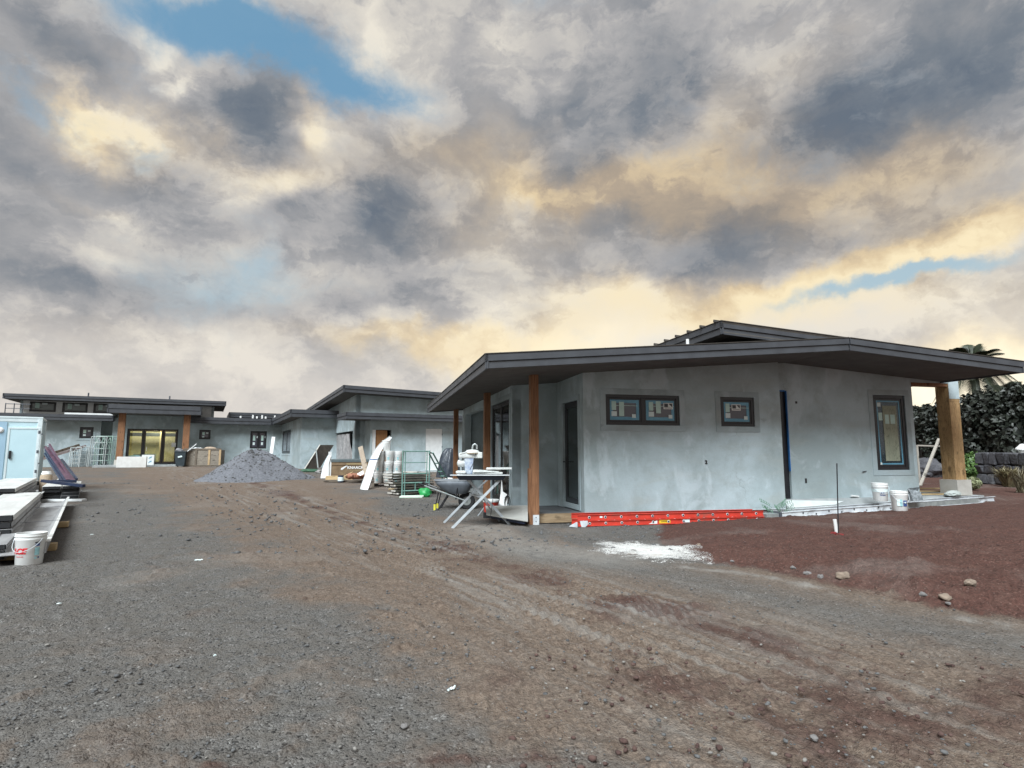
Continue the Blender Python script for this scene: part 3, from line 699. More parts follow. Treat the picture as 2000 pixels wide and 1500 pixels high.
# return of A back to B, door wall, wall C, wall D
wall_mesh(tr(A1, BA+0.2, 0, PI/2), 0, BB-BA-0.2, 0.17, zs(A1)-0.0, 0.2).build('wall', STUCCO, H1)
TD = tr(A0, BC, 0, -PI/2)                     # door wall: s runs from BC towards the front, outside is -a
hd = lambda px, py: F1.hit(px, py, 0, A0)
d0 = BC-hd(1101, 900).y; d1 = BC-hd(1130, 900).y; dzt = hd(1116, 784).z
wall_mesh(TD, 0, BC-BA-0.2, 0.17, zs(A0), 0.2, [(d0, d1, 0.17, dzt)]).build('wall', STUCCO, H1)
stucco_trim(TD, d0+.0, d1, 0.3, dzt, 0.10, H1, out=0.015)
dr = MB(TD); ring(dr, d0+.005, d1-.005, 0.20, dzt-.005, 0.11, 0.03, 0.085, 0.2); door = dr.build('glass_door', BLACKFR, H1, bevel=.004)
MB(TD).box(d0+.115, d1-.115, .05, .06, .40, dzt-.115).build('pane', glass_mat('door_glass', (.35, .45, .45), .06, body=(.055, .075, .075), mixb=.5), door)
hb = MB(TD); hb.bar((d0+.06, .02, 1.12), (d0+.20, -.035, 1.12), .02, .02); hb.bar((d0+.06, .04, 1.12), (d0+.06, -.035, 1.12), .02, .02); hb.box(d0+.04, d0+.08, .02, .032, 1.0, 1.22)
hb.build('handle', BLACKFR, door)
TC_ = tr(0, BC)
wall_mesh(TC_, AD, A0+0.2, 0.17, zs, 0.2).build('wall', STUCCO, H1, bevel=.006)
TDD = tr(AD, LB-0.3, 0, -PI/2)                # wall D (left side): s = (LB-.3) - b
hD = lambda px, py: F1.hit(px, py, 0, AD)
sD = lambda px: (LB-0.3)-hD(px, 860).y
zslD = zs(AD)
ho = [(sD(960), sD(995), 0.19, hD(978, 786).z), (sD(908), sD(944), 0.17, 2.55), (sD(889.5), sD(903), 0.6, 2.45)]
ho = [(max(0.05, x[0]), x[1], x[2], x[3]) for x in ho]
wall_mesh(TDD, 0, LB-0.3-BC, 0.17, zslD, 0.2, ho).build('wall', STUCCO, H1)
stucco_trim(TDD, *ho[0], 0.12, H1); make_window(TDD, *ho[0], H1, n=2, frame=0.06, name='sliding_door')
make_window(TDD, *ho[2], H1, n=1, frame=0.06, name='window'); stucco_trim(TDD, *ho[2], 0.12, H1)
# porch recess inside wall D, with inner walls
sb0 = ho[1][0]; sb1 = ho[1][1]
wall_mesh(TDD @ Matrix.Translation((0, 2.4, 0)), sb0-.6, sb1+.6, 0.17, zslD, 0.1).build('wall', STUCCO, H1)
# inner dark lining so that rooms are closed
MB().box(AD+.25, A1-.1, LB-.35, LB-.15, 0.1, 2.9).build('back_wall', STUCCO, H1)
MB().box(A1-.1, AB1, LB-.35, LB-.15, 0.1, 2.9).build('back_wall', STUCCO, H1)
MB().box(AD+.05, AB1-.05, BA+.3, LB-.2, 0.1, 0.16).build('floor_slab', CONC, H1)
MB().box(A0+.25, A0+.35, BC+.3, LB-.4, 0.16, 2.72).build('partition', M('gypsum', (.30, .29, .27)), H1)
# wall B
TB = tr(0, BB)
hB = lambda px, py: F1.hit(px, py, 1, BB)
slit = (A1+0.0, hB(1544, 900).x, 0.30, hB(1530, 763).z)
wB = (hB(1708.5, 840).x, hB(1771, 840).x, hB(1742, 918).z, hB(1735, 772).z)
zlin = hB(1800, 747).z; AB2 = hB(1871, 745).x
wall_mesh(TB, A1, AB1, 0.30, zs, 0.22, [slit, wB], extra=[AK]).build('wall', STUCCO, H1, bevel=.006)
wall_mesh(TB, AB1, AB2, zlin, zs, 0.22).build('lintel', STUCCO, H1)
MB(TB).box(AB1+.02, AB2-.3, .02, .20, zlin-.075, zlin-.003).build('beam', CEDAR, H1)
wall_mesh(tr(AB1-.02, BB+.22, 0, PI/2), 0, LB-.4-BB, 0.30, zs(AB1), 0.2).build('wall', STUCCO, H1)
stucco_trim(TB, *wB, 0.12, H1)
frB = make_window(TB, *wB, H1, n=1, frame=0.075, pane_mat=glass_mat('tall_glass', (.85, .95, .97), .03, body=(.09, .20, .27), mixb=.16), film=.03, recess=.015)
sw = wB[1]-wB[0]; sh = wB[3]-wB[2]
def stB(u0, u1, v0, v1, mt, nm='sticker', y=.028): return MB(TB).box(wB[0]+sw*u0, wB[0]+sw*u1, y, y+.003, wB[3]-sh*v1, wB[3]-sh*v0).build(nm, mt, frB)
stB(.16, .27, .10, .155, STICKW); stB(.18, .30, .235, .34, STICK); stB(.38, .50, .26, .385, STICK); stB(.55, .69, .26, .385, STICK); stB(.12, .19, .90, .95, STICKW)
MB(TB).box(wB[0]+sw*.32, wB[0]+sw*.76, .031, .035, wB[2]+sh*.12, wB[3]-sh*.14).build('osb_sheet', wood_mat('osb_sheet', (.34, .36, .27), (.26, .29, .22), False, osb=True), frB)
# blue tape on the slit door
MB(TB).box(slit[1]-.020, slit[1]-.002, -.004, .04, slit[2]+.62, slit[3]).build('masking_tape', M('blue_tape', (.03, .16, .42), (.02, .12, .34), 5, .5), H1)
MB(TB).box(slit[0]+.01, slit[1]-.04, -.003, .003, slit[3]-.02, slit[3]+.012).build('masking_tape', MATS['blue_tape'], H1)
MB(TB).box(slit[0]+.0, slit[1]-.002, .06, .10, .3, slit[3]-.002).build('dark_backing', BLACKFR, H1)  # black sheet that paints the shade inside the slit opening
# outlets and stubs
BLK = BLACKFR
for (px, py, w_, h_) in [(1574, 939, .045, .10), (1555, 786, .05, .05)]:
    q_ = hB(px, py); MB(TB).box(q_.x-w_/2, q_.x+w_/2, -.006, .004, q_.z-h_/2, q_.z+h_/2).build('outlet_box', BLK, H1)
q_ = hB(1688, 921); MB(TB).bar((q_.x-.07, -.03, q_.z), (q_.x+.05, -.01, q_.z+.01), .015, .015).build('pipe_stub', GREYPL, H1)
q_ = hB(1668, 968); MB(TB).tube([(q_.x-.12, -.05, q_.z), (q_.x+.1, -.02, q_.z-.02)], .02, 8).build('pipe_stub', WHITEP, H1)
# porch slab in front of B
lA = F1.loc(at(1524, 1001, .15)); lB = F1.loc(at(1942, 969.5, .345)); print('ladder local', lA, lB, 'BB', BB)
sx1 = hB(1905, 969).x+.15; fb = lambda a: min(BB-.085, lA.y+(lB.y-lA.y)*(a-lA.x)/(lB.x-lA.x)+.40)
fz = lambda a: .15+.195*(a-lA.x)/(lB.x-lA.x)-.012
def slabz(a, b): t = min(1, max(0, (b-fb(a))/(BB-.02-fb(a)))); return fz(a)*(1-t)+.34*t
MB().box(A1+.02, sx1, BB-.02, BB+1.6, 0.02, 0.34).build('porch_slab', CONC, H1)
MB().hexa([(A1+.02, fb(A1), -.02), (sx1, fb(sx1), -.02), (A1+.02, BB-.02, -.02), (sx1, BB-.02, -.02), (A1+.02, fb(A1), fz(A1)), (sx1, fb(sx1), fz(sx1)), (A1+.02, BB-.02, .338), (sx1, BB-.02, .338)]).build('porch_apron', CONC, H1)
MB().prism([(a_, b_, slabz(a_, b_)+.006) for a_, b_ in ((A1+.05, fb(A1)+.03), (A1+1.2, fb(A1+1.2)+.03), (A1+1.5, BB-.12), (A1+.05, BB-.05))], (0, 0, .004)).build('paper_sheet', M('paper', (.62, .66, .66), (.52, .56, .56), 3, .8), H1)
# OSB clad porch post with pale plinth
y_ = 850
am = hB(1860, y_).x; ar = hB(1880, y_).x
bk = F1.hit(1834, y_, 0, am).y
zpl = hB(1875, 937).z
MB().box(am, ar, BB-.0, bk, zpl, zlin+.0-.42).build('post', OSB, H1, bevel=.004)
MB().box(am, ar, BB-.004, bk, zlin-.42, zlin-.004).build('post_cap', OSB, H1)
MB().box(am+.0, ar-.0, BB-.010, BB-.004, zlin-.36, zlin+.06).build('post_plate', STUCCO, H1)
MB().box(am-.05, ar+.06, BB-.06, bk+.05, .34, zpl+.0).build('plinth', PALECONC, H1, bevel=.006)
# weep line under A, plinth wall
MB().box(A0+.02, A1-.02, BA+.03, BA+.15, -.1, .168).build('foundation', CONC, H1)
MB().box(A0-.004, A1, BA-.006, BA+.01, .158, .172).build('weep_screed', ALU, H1)
# porch step between post and door wall
MB().box(AD-.1, A0-.01, BA+.03, BC-.003, -.05, .18).build('porch_slab', M('dark_slab', (.13, .14, .15), (.08, .085, .09), 3, .8), H1)
MB().box(AD-.1, A0+.02, BA-.01, BA+.028, .02, .185).build('form_board', wood_mat('form_board', (.36, .27, .17), (.24, .17, .10), axis=0), H1)
# cedar posts
def post(a, b, zb, w=.152, parent=H1):
    return MB().box(a-w/2, a+w/2, b-w/2, b+w/2, zb, zs(a)+.0).build('post', CEDAR, parent, bevel=.006)
pp = F1.loc(at(1043.5, 1025, 0)); post(pp.x, pp.y, 0.01)
MB().box(pp.x-.105, pp.x-.078, pp.y-.06, pp.y+.07, .0, 1.02).build('post_brace', CEDAR, H1)
mbk = MB(); mbk.box(pp.x-.045, pp.x+.07, pp.y-.084, pp.y-.0765, -.01, .185); mbk.box(pp.x-.045, pp.x+.07, pp.y+.0765, pp.y+.084, -.01, .185); mbk.box(pp.x-.045, pp.x+.07, pp.y-.08, pp.y+.08, -.01, -.004)
brk = mbk.build('post_bracket', ALU, H1)
for z_ in (.07, .14): MB().tube([(pp.x+.01, pp.y-.092, z_), (pp.x+.01, pp.y-.083, z_)], .009, 8).build('bolt', BLK, brk)
for px, aa in ((951, .93), (885.5, .93), (921, AD+.35)):
    q_ = F1.hit(px, 850, 0, aa); post(aa, min(q_.y, LB-.25), 0.15, .15 if px != 921 else .09)
# roof -----------------------------------------------------------
roof = MB()
roof.prism([(0.02, .02, zl(0)+FH-.05), (5.32, .02, zl(5.3)+FH-.05), (5.32, .02, zl(5.3)+FH-.02), (0.02, .02, zl(0)+FH-.02)], (0, LB-.04, 0))
roof.prism([(AS+.02, .03, zr(AS)+FH-.05), (AE-.02, .03, zr(AE)+FH-.05), (AE-.02, .03, zr(AE)+FH-.0), (AS+.02, .03, zr(AS)+FH-.0)], (0, LB-.04, 0))
RF = roof.build('roof', ROOFTOP, H1)
sf = MB()
sf.prism([(0.03, .04, zl(0)+CL), (AK, .04, zl(AK)+CL), (AK, .04, zl(AK)+CL+.02), (0.03, .04, zl(0)+CL+.02)], (0, LB-.08, 0))
sf.build('soffit', SOFFIT, RF)
sf = MB(); sf.prism([(AK, .04, zr(AK)+CL), (AE-.03, .04, zr(AE)+CL), (AE-.03, .04, zr(AE)+CL+.02), (AK, .04, zr(AK)+CL+.02)], (0, LB-.08, 0))
sf.prism([(AS+.03, .05, zr(AS)+CL), (AK-.9, .05, zr(AK-.9)+CL), (AK-.9, .05, zr(AK-.9)+CL+.02), (AS+.03, .05, zr(AS)+CL+.02)], (0, LB-.09, 0)); sf.build('soffit', SOFFIT, RF)
def fascia(p0, p1, inward, h0=0.0, off=0.0, parent=RF):
    """two stepped boards and a drip edge between two bottom points; inward is the horizontal unit vector into the roof"""
    p0 = Vector(p0); p1 = Vector(p1); n = Vector(inward)
    def board(z0, z1, o0, o1, nm, mt):
        b = MB(); q = []
        for z in (z0, z1):
            for o_ in (o0, o1):
                for p in (p0, p1): q.append(tuple(p+n*o_+Vector((0, 0, z))))
        b.hexa(q); return b.build(nm, mt, parent, bevel=.003)
    board(0, FH*.47, .022+off, .05+off, 'fascia_board', FASCIA)
    board(FH*.485, FH-.012, 0.0+off, .05+off, 'fascia_board', FASCIA)
    board(FH-.010, FH+.006, -.012+off, .07+off, 'drip_edge', ROOFTOP)
fascia((0, 0, zl(0)), (AK, 0, zl(AK)), (0, 1, 0))
fascia((0, 0.0, zl(0)), (0, LB, zl(0)), (1, 0, 0))
fascia((0, LB, zl(0)), (AK, LB, zl(AK)), (0, -1, 0))
fascia((AS, 0.03, zr(AS)), (AK+.03, 0.03, zr(AK+.03)), (0, 1, 0))
fascia((AK+.03, 0.001, zr(AK+.03)), (AE, 0.001, zr(AE)), (0, 1, 0))
fascia((AS, 0.03, zr(AS)), (AS, LB, zr(AS)), (1, 0, 0))
fascia((AE, 0.0, zr(AE)), (AE, LB, zr(AE)), (-1, 0, 0))
# ribs of the metal roof seen end on along the high edge
for i in range(22):
    b_ = .18+i*.46
    MB().prism([(AS-.05, b_-.022, zr(AS)+FH), (AS-.05, b_+.022, zr(AS)+FH), (AS-.05, b_+.010, zr(AS)+FH+.045), (AS-.05, b_-.010, zr(AS)+FH+.045)], (AE-AS, 0, -SR*(AE-AS))).build('roof_rib', ROOFTOP, RF)
for i in range(14):
    a_ = .25+i*.36
    if a_ > 5.2: break
    MB().prism([(a_-.018, .03, zl(a_)+FH-.02), (a_+.018, .03, zl(a_)+FH-.02), (a_+.008, .03, zl(a_)+FH+.014), (a_-.008, .03, zl(a_)+FH+.014)], (0, LB-.1, 0)).build('roof_rib', ROOFTOP, RF)
# gable panel under the high roof
gp = MB(); ga = AS+.35
gp.prism([(ga, .75, zl(ga)+FH-.03), (5.6, .75, zl(5.3)+FH-.05), (5.6, .75, zr(5.6)+CL), (ga, .75, zr(ga)+CL)], (0, .04, 0))
gp.prism([(ga, .79, zl(ga)+FH-.03), (ga, LB-.3, zl(ga)+FH-.03), (ga, LB-.3, zr(ga)+CL), (ga, .79, zr(ga)+CL)], (.04, 0, 0)); gp.build('gable_panel', SOFFIT, H1)
q_ = F1.hit(1343, 672, 1, .25); MB().tube([(q_.x, .25, zl(q_.x)+FH-.03), (q_.x, .25, zl(q_.x)+FH+.135)], .028, 12).build('vent_pipe', WHITEP, H1, smooth=True)
# ------------------------------------------------------------------ far house
TH3 = math.radians(27.7)
F3 = Frame(at(430, 906, 0.50), TH3); F3.o.z = 0; F3 = Frame(F3.o, TH3)
H3 = empty('courtyard_house', F3.o, TH3, 'far grey house at the end of the driveway with lit glass entry and clerestory windows', 'house')
q3 = lambda px, py, b=0.0: F3.hit(px, py, 1, b)
def fascia_band(F, parent, p0, p1, hh, inward, depth=.06):
    p0 = Vector(p0); p1 = Vector(p1); n = Vector(inward)
    for (z0, z1, o0) in ((0, hh*.46, .03), (hh*.5, hh, 0)):
        b = MB(); q = []
        for z in (z0, z1):
            for o_ in (o0, depth+.03):
                for p in (p0, p1): q.append(tuple(p+n*o_+Vector((0, 0, z))))
        b.hexa(q); b.build('fascia_board', FASCIA, parent)
def flat_roof(F, parent, a0, a1, b0, b1, z0, hh, sl=0.0, ends=True):
    """slab roof: soffit, top and stepped fascia round it; sl = slope along a"""
    z1 = z0+sl*(a1-a0)
    r = MB().prism([(a0+.03, b0+.03, z0+hh-.05), (a1-.03, b0+.03, z1+hh-.05), (a1-.03, b0+.03, z1+hh+.005), (a0+.03, b0+.03, z0+hh+.005)], (0, b1-b0-.06, 0)).build('roof', ROOFTOP, parent)
    MB().prism([(a0+.05, b0+.05, z0+.03), (a1-.05, b0+.05, z1+.03), (a1-.05, b0+.05, z1+.05), (a0+.05, b0+.05, z0+.05)], (0, b1-b0-.1, 0)).build('soffit', SOFFIT, r)
    fascia_band(F, r, (a0, b0, z0), (a1, b0, z1), hh, (0, 1, 0)); fascia_band(F, r, (a0, b0, z0), (a0, b1, z0), hh, (1, 0, 0))
    fascia_band(F, r, (a1, b0, z1), (a1, b1, z1), hh, (-1, 0, 0))
    return r
GZ3 = 0.3
aL = q3(-90, 880).x; aI = q3(548, 880).x
zR = q3(450, 828, -.8).z-.0; zRt = q3(450, 816, -.8).z
zL = q3(110, 820, -.8).z; zLt = q3(110, 808.5, -.8).z
wl = (q3(155, 850).x, q3(182, 850).x, q3(168, 856).z, q3(168, 834).z)
wr1 = (q3(389, 850).x, q3(411, 850).x, q3(400, 858).z, q3(400, 839.5).z)
wr2 = (q3(489, 850).x, q3(521, 850).x, q3(505, 876).z, q3(505, 842).z)
dn = (q3(196, 850).x, q3(219, 850).x, .5, q3(207, 826).z+.4)
en = (q3(248, 850).x, q3(348, 850).x, .52, q3(300, 838).z)
ca0 = q3(209, 795, -3).x; ca1 = q3(394, 800, -3).x; cz0 = q3(300, 808, -3).z; cz1 = q3(300, 791.5, -3).z
wall_mesh(Matrix(), aL, aI+.2, GZ3, lambda s: (cz0+.06 if ca0+.3 < s < ca1-.3 else zR+.25), .25, [wl, wr1, wr2, dn, en], extra=[ca0+.31, ca1-.31, ca0+.29, ca1-.29]).build('wall', STUCCO2, H3)
for w_, n_ in ((wl, 1), (wr1, 1), (wr2, 2)):
    stucco_trim(Matrix(), *w_, .14, H3, out=.02, mat=STUCCO2)
    fr = make_window(Matrix(), *w_, H3, n=n_, frame=.09, pane_mat=FILMGL)
    for k in range(n_):
        c0 = w_[0]+(w_[1]-w_[0])*k/n_+.2; hh_ = w_[3]-w_[2]
        MB().box(c0, c0+.16, .03, .04, w_[2]+hh_*.45, w_[2]+hh_*.75).build('sticker', STICK, fr)
        MB().box(c0, c0+.15, .03, .04, w_[2]+hh_*.2, w_[2]+hh_*.36).build('sticker', STICKW, fr)
        MB().box(c0+.25, c0+.4, .03, .04, w_[2]+hh_*.6, w_[2]+hh_*.72).build('sticker', STICKW, fr)
MB().box(dn[0]-.1, dn[1]+.1, .8, .9, .4, dn[3]+.1).build('recess_wall', STUCCO2, H3)
# entry: fixed pane, door, sidelight
cuts = [en[0], q3(281, 850).x, q3(319, 850).x, en[1]]
FARG = FARGLASS
fe = make_window(Matrix(), *en, H3, n=3, splits=cuts, frame=.11, pane_mat=FARG, name='entry_door', recess=.06)
MB().bar((cuts[1]+.22, .0, 1.45), (cuts[1]+.22, .0, 1.75), .04, .04).build('handle', ALU, fe)
MB().box(cuts[2]+.55, cuts[2]+.85, .07, .075, 1.75, 2.05).build('notice', WHITEP, fe)
# lit room behind the entry
roomw = wood_mat('room_osb', (.55, .46, .28), (.46, .37, .21), False, osb=True)
MB().box(en[0]-.6, en[1]+.6, 3.6, 3.7, .4, 4.2).build('back_wall', roomw, H3)
MB().box(en[0]-.7, en[0]-.6, .25, 3.6, .4, 4.2).build('partition', roomw, H3); MB().box(en[1]+.6, en[1]+.7, .25, 3.6, .4, 4.2).build('partition', roomw, H3)
MB().box(en[0]-.7, en[1]+.7, .25, 3.7, 4.2, 4.25).build('ceiling', STUCCO2, H3); MB().box(en[0]-2, en[1]+2, .25, 3.7, .40, .45).build('floor_slab', CONC, H3)
for k, xx in enumerate((.9, 1.9, 3.2)): MB().box(en[0]+xx, en[0]+xx+.09, 1.6, 1.7, .45, 4.2).build('stud', PINEZ, H3)
MB().box(en[0]+.3, en[1]-1.4, 1.75, 1.8, .45, 1.25).build('drywall_stack', M('gypsum', (.30, .29, .27)), H3)
MB().box(en[0]-.2, en[1]+.2, 2.2, 2.3, 2.55, 2.8).build('duct', BLACKFR, H3)
ld = bpy.data.lights.new('room_lamp', 'POINT'); lo = bpy.data.objects.new('room_lamp', ld); COL.objects.link(lo)
ld.energy = 120; ld.color = (1, .86, .62); ld.shadow_soft_size = .25; pw = F3.world(((en[0]+en[1])/2, 1.2, 3.3)); lo.location = pw
wall_mesh(Matrix.Translation((0, 9, 0)), aL, aI+6, GZ3, zR+.2, .2).build('back_wall', STUCCO2, H3)
MB().box(en[0]-1.5, en[1]+1.2, -2.6, .0, .2, .50).build('porch_slab', CONC, H3)
# roofs of the wings
flat_roof(F3, H3, q3(362, 820, -.8).x, aI-.8+0.0, -.8, 9, zR, zRt-zR)
flat_roof(F3, H3, aL-.8, q3(222, 815, -.8).x, -.8, 9, zL, zLt-zL)
MB().box(q3(126, 806, -.5).x, q3(222, 806, -.5).x, -.5, -.35, zLt+.01, zLt+.13).build('flashing', WHITEPAINT, H3)
# entry canopy and its posts
ca0 = q3(209, 795, -3).x; ca1 = q3(394, 800, -3).x; cz0 = q3(300, 808, -3).z; cz1 = q3(300, 791.5, -3).z
flat_roof(F3, H3, ca0, ca1, -3, 2.5, cz0, cz1-cz0)
for (x0, x1) in ((229, 242.5), (357, 370)):
    a0_ = q3(x0, 850, -2.4).x; a1_ = q3(x1, 850, -2.4).x
    MB().box(a0_, a1_, -2.4, -2.4+(a1_-a0_), .85, cz0+.03).build('post', CEDAR, H3)
    MB().box(a0_-.06, a1_+.06, -2.46, -2.34+(a1_-a0_), .2, .85).build('plinth', PALECONC, H3)
# upper storey
ub = 2.6; ua0 = q3(45, 790, ub).x; ua1 = q3(413, 800, ub).x; uz0 = q3(230, 785.5, .9).z; uz1 = q3(230, 776, .9).z
cw = []
for (x0, x1) in ((58, 110), (122, 172), (183, 232), (246, 296), (310, 360)): cw.append((q3(x0, 790, ub).x, q3(x1, 790, ub).x, q3(150, 806, ub).z, q3((x0+x1)/2, 784+.0, ub).z-.0+(0.0)))
cw = [(c[0], c[1], c[2], min(c[3], uz0-.02)) for c in cw]
wall_mesh(Matrix.Translation((0, ub, 0)), ua0, ua1, zR-.2, uz0+.08, .22, cw).build('wall', WHITEPAINT, H3)
CLG = glass_mat('clerestory_glass', (.4, .5, .5), .1, body=(.17, .21, .20), mixb=.8)  # grey-green body colour paints in the bright sky reflection
for c in cw:
    fr = make_window(Matrix.Translation((0, ub, 0)), *c, H3, frame=.09, pane_mat=CLG, name='clerestory_window')
    MB(Matrix.Translation((0, ub, 0))).box(c[0]+.3, c[0]+.55, .03, .04, c[2]+.25, c[2]+.75).build('sticker', STICK, fr)
    MB(Matrix.Translation((0, ub, 0))).box(c[1]-.8, c[1]-.5, .03, .04, c[2]+.5, c[2]+.85).build('sticker', STICKW, fr)
wall_mesh(Matrix.Translation((ua0, ub+.2, 0)) @ Matrix.Rotation(PI/2, 4, 'Z'), 0, 5, zR-.2, uz0+.1, .2).build('wall', STUCCO2, H3)
wall_mesh(Matrix.Translation((ua1+.2, ub+.2, 0)) @ Matrix.Rotation(PI/2, 4, 'Z'), 0, 5, zR-.2, uz0+.1, .2).build('wall', STUCCO2, H3)
flat_roof(F3, H3, q3(5, 771, .9).x, q3(442, 788, .9).x, .9, 8.5, uz0, uz1-uz0)
for px in (173, 332):
    c_ = q3(px, 768, 3.0); MB().tube([(c_.x, 3.0, uz1-.1), (c_.x, 3.0, uz1+.42)], .05, 8).build('vent_pipe', GREYPL, H3)
# low rear roof with white vent stubs
rb = 5.0; ra0 = q3(447, 812, rb).x; ra1 = q3(600, 812, rb).x
flat_roof(F3, H3, ra0, ra1, rb, 11, q3(500, 813.5, rb).z-.1, q3(500, 806.5, rb).z-q3(500, 813.5, rb).z+.1)
for i, px in enumerate((470, 494, 502, 512, 519, 537)):
    c_ = q3(px, 812, 3.2); MB().box(c_.x-.06, c_.x+.06, 3.2, 3.3, zRt-.05, zRt+(.5 if i % 2 else .4)).build('roof_stub', WHITEP, H3)
# projecting wing on the right
bP = F3.hit(587, 880, 0, aI).y; aP = F3.hit(660, 880, 1, bP).x
wp = (-(F3.hit(551, 870, 0, aI).y), -(F3.hit(567.5, 870, 0, aI).y))
TS = Matrix.Translation((aI, 0, 0)) @ Matrix.Rotation(-PI/2, 4, 'Z')
zw0 = F3.hit(559, 886, 0, aI).z; zw1 = F3.hit(559, 841, 0, aI).z
wq = (wp[0], wp[1], zw0, zw1)
wall_mesh(TS, 0, -bP, .2, zR+.25, .2, [wq]).build('wall', STUCCO2, H3)
make_window(TS, *wq, H3, n=2, frame=.13, pane_mat=FILMGL)
stucco_trim(TS, *wq, .12, H3, out=.02, mat=STUCCO2)
wall_mesh(Matrix.Translation((0, bP, 0)), aI+.2, aP+1, .2, zR+.25, .2).build('wall', STUCCO2, H3)
flat_roof(F3, H3, aI-.8, aP+1, bP-.8, 9, zR+.02, zRt-zR)
# thin guard rail on the left wing roof
ga, gb = q3(10, 800, 1.0).x, q3(44, 800, 1.0).x
b_ = MB(); 
for a_ in (ga, (ga+gb)/2, gb): b_.tube([(a_, 1, zLt), (a_, 1, zLt+.75)], .03, 6)
b_.tube([(ga, 1, zLt+.7), (gb+.4, 1, zLt+.7)], .03, 6); b_.tube([(ga, 1, zLt+.4), (gb+.4, 1, zLt+.4)], .025, 6); b_.build('guard_rail', GREYPL, H3)

# ------------------------------------------------------------------ middle house
TH2 = math.radians(28)
F2 = Frame(at(723, 922, .30).xy.to_3d(), TH2)
H2 = empty('garage_house', F2.o, TH2, 'grey stucco building in the middle with a tall sloping roof, plastic-sheeted opening and white door', 'house')
q2 = lambda px, py, b=0.0: F2.hit(px, py, 1, b)
BB2 = 1.5; aE = q2(693, 880, BB2).x; aG1 = q2(905, 880).x+2
zc0 = q2(780, 820.5, -.8).z; zc1 = q2(780, 808, -.8).z
bd = (q2(726, 880).x, q2(763.5, 880).x, .33, q2(745, 839.5).z); wd = (q2(831, 880).x, q2(864, 880).x, .33, q2(847, 837).z)
wall_mesh(Matrix(), 0, aG1, .1, zc0+.1, .2, [bd, wd]).build('wall', STUCCO3, H2)
wall_mesh(Matrix.Translation((0, BB2, 0)) @ Matrix.Rotation(-PI/2, 4, 'Z'), 0, BB2-.2, .1, zc0+.1, .2).build('wall', STUCCO3, H2)
stucco_trim(Matrix(), bd[0], bd[1], .5, bd[3], .09, H2, out=.02, mat=STUCCO3)
MB().box(bd[0], q2(733, 880).x, .02, .16, .33, bd[3]).build('door_jamb', WHITEPAINT, H2)
dm = wood_mat('brown_door', (.36, .185, .08), (.25, .12, .05), knots=False)
bdoor = MB().box(q2(733.5, 880).x, q2(756.5, 880).x, .10, .15, .34, bd[3]-.02).build('brown_door', dm, H2)
for k, (u0, u1, v0, v1) in enumerate([(.12, .46, .08, .42), (.54, .88, .08, .42), (.12, .46, .5, .92), (.54, .88, .5, .92)]):
    x0 = q2(733.5, 880).x; x1 = q2(756.5, 880).x; hh_ = bd[3]-.36
    MB().box(x0+(x1-x0)*u0, x0+(x1-x0)*u1, .088, .10, .34+hh_*(1-v1), .34+hh_*(1-v0)).build('door_panel', dm, bdoor, bevel=.01)
MB().box(bd[0], bd[1]+.2, 1.2, 1.25, .3, bd[3]+.1).build('dark_room_sheet', BLACKFR, H2)  # black sheet, painted darkness of the unlit room behind the door
wdo = MB().box(wd[0]+.01, wd[1]-.01, .03, .08, .34, wd[3]-.01).build('white_door', WHITEPAINT, H2, bevel=.005)
for z_ in (.8, 1.6, 2.3): MB().box(wd[1]-.03, wd[1]+.0, .015, .03, z_, z_+.1).build('hinge', GREYPL, wdo)
MB().box(wd[0]-.3, wd[1]+.3, -.9, -.0, .05, .31).build('door_step', CONC, H2)
# high block
uz = lambda px, py, b: q2(px, py, b).z
rfb = .6; rA = q2(671, 752, rfb).x; rz1 = q2(671, 752, rfb).z; rzB = q2(862, 766.5, rfb); sl2 = (rzB.z-rz1)/(rzB.x-rA); RH = .36
bEnd = F2.hit(598, 800, 0, rA); sb = (bEnd.z-rz1)/(bEnd.y-rfb)
print('mid roof', rA, rz1, sl2, bEnd, sb)
bE2 = F2.hit(636, 880, 0, aE).y; eL = bE2-BB2
TE = Matrix.Translation((aE, bE2, 0)) @ Matrix.Rotation(-PI/2, 4, 'Z')      # s = bE2 - b
hE = lambda px, py: F2.hit(px, py, 0, aE)
op = (bE2-hE(647, 880).y, bE2-hE(688, 880).y, .3, (hE(657, 846).z+hE(687, 841.5).z)/2)
ztE = lambda s: rz1-RH+.03+sb*(bE2-s-rfb)+sl2*(aE-rA)
wall_mesh(TE, 0, eL, .1, ztE, .25, [op]).build('wall', STUCCO3, H2)
wall_mesh(Matrix.Translation((0, BB2, 0)), aE, aE+14, .1, lambda s: rz1-RH+.03+sl2*(s-rA)+sb*(BB2-rfb), .25).build('wall', STUCCO3, H2)
# folded plastic sheet in the opening
pl = MB(); n_ = 56; m_ = 14; vs = []; fs = []
for j in range(m_+1):
    for i in range(n_+1):
        u = i/n_; v = j/m_; s_ = op[0]+.28+(op[1]-op[0]-.33)*(u*(.78+.22*v)+.12*(1-v)*(0.5)); z_ = op[3]-.12-.10*math.sin(u*3.1)*(1-v)*0-(.25*max(0, .18-u)*5*(1-v))-(op[3]-op[2]-.2)*v
        y_ = .09+.045*math.sin(u*31+2*math.sin(v*3+u*5))+.03*math.sin(u*67+v*4)+.05*v*math.sin(u*9)
        vs.append((s_, y_, z_))
for j in range(m_):
    for i in range(n_): a = j*(n_+1)+i; fs.append((a, a+1, a+n_+2, a+n_+1))
b_ = MB(TE); b_.add(vs, fs)
mpl = M('plastic_sheet', (.34, .33, .33), (.22, .215, .215), 5, .35, 0, .2, 12, .02)
b_.build('plastic_sheet', mpl, H2, smooth=True, fix=False)
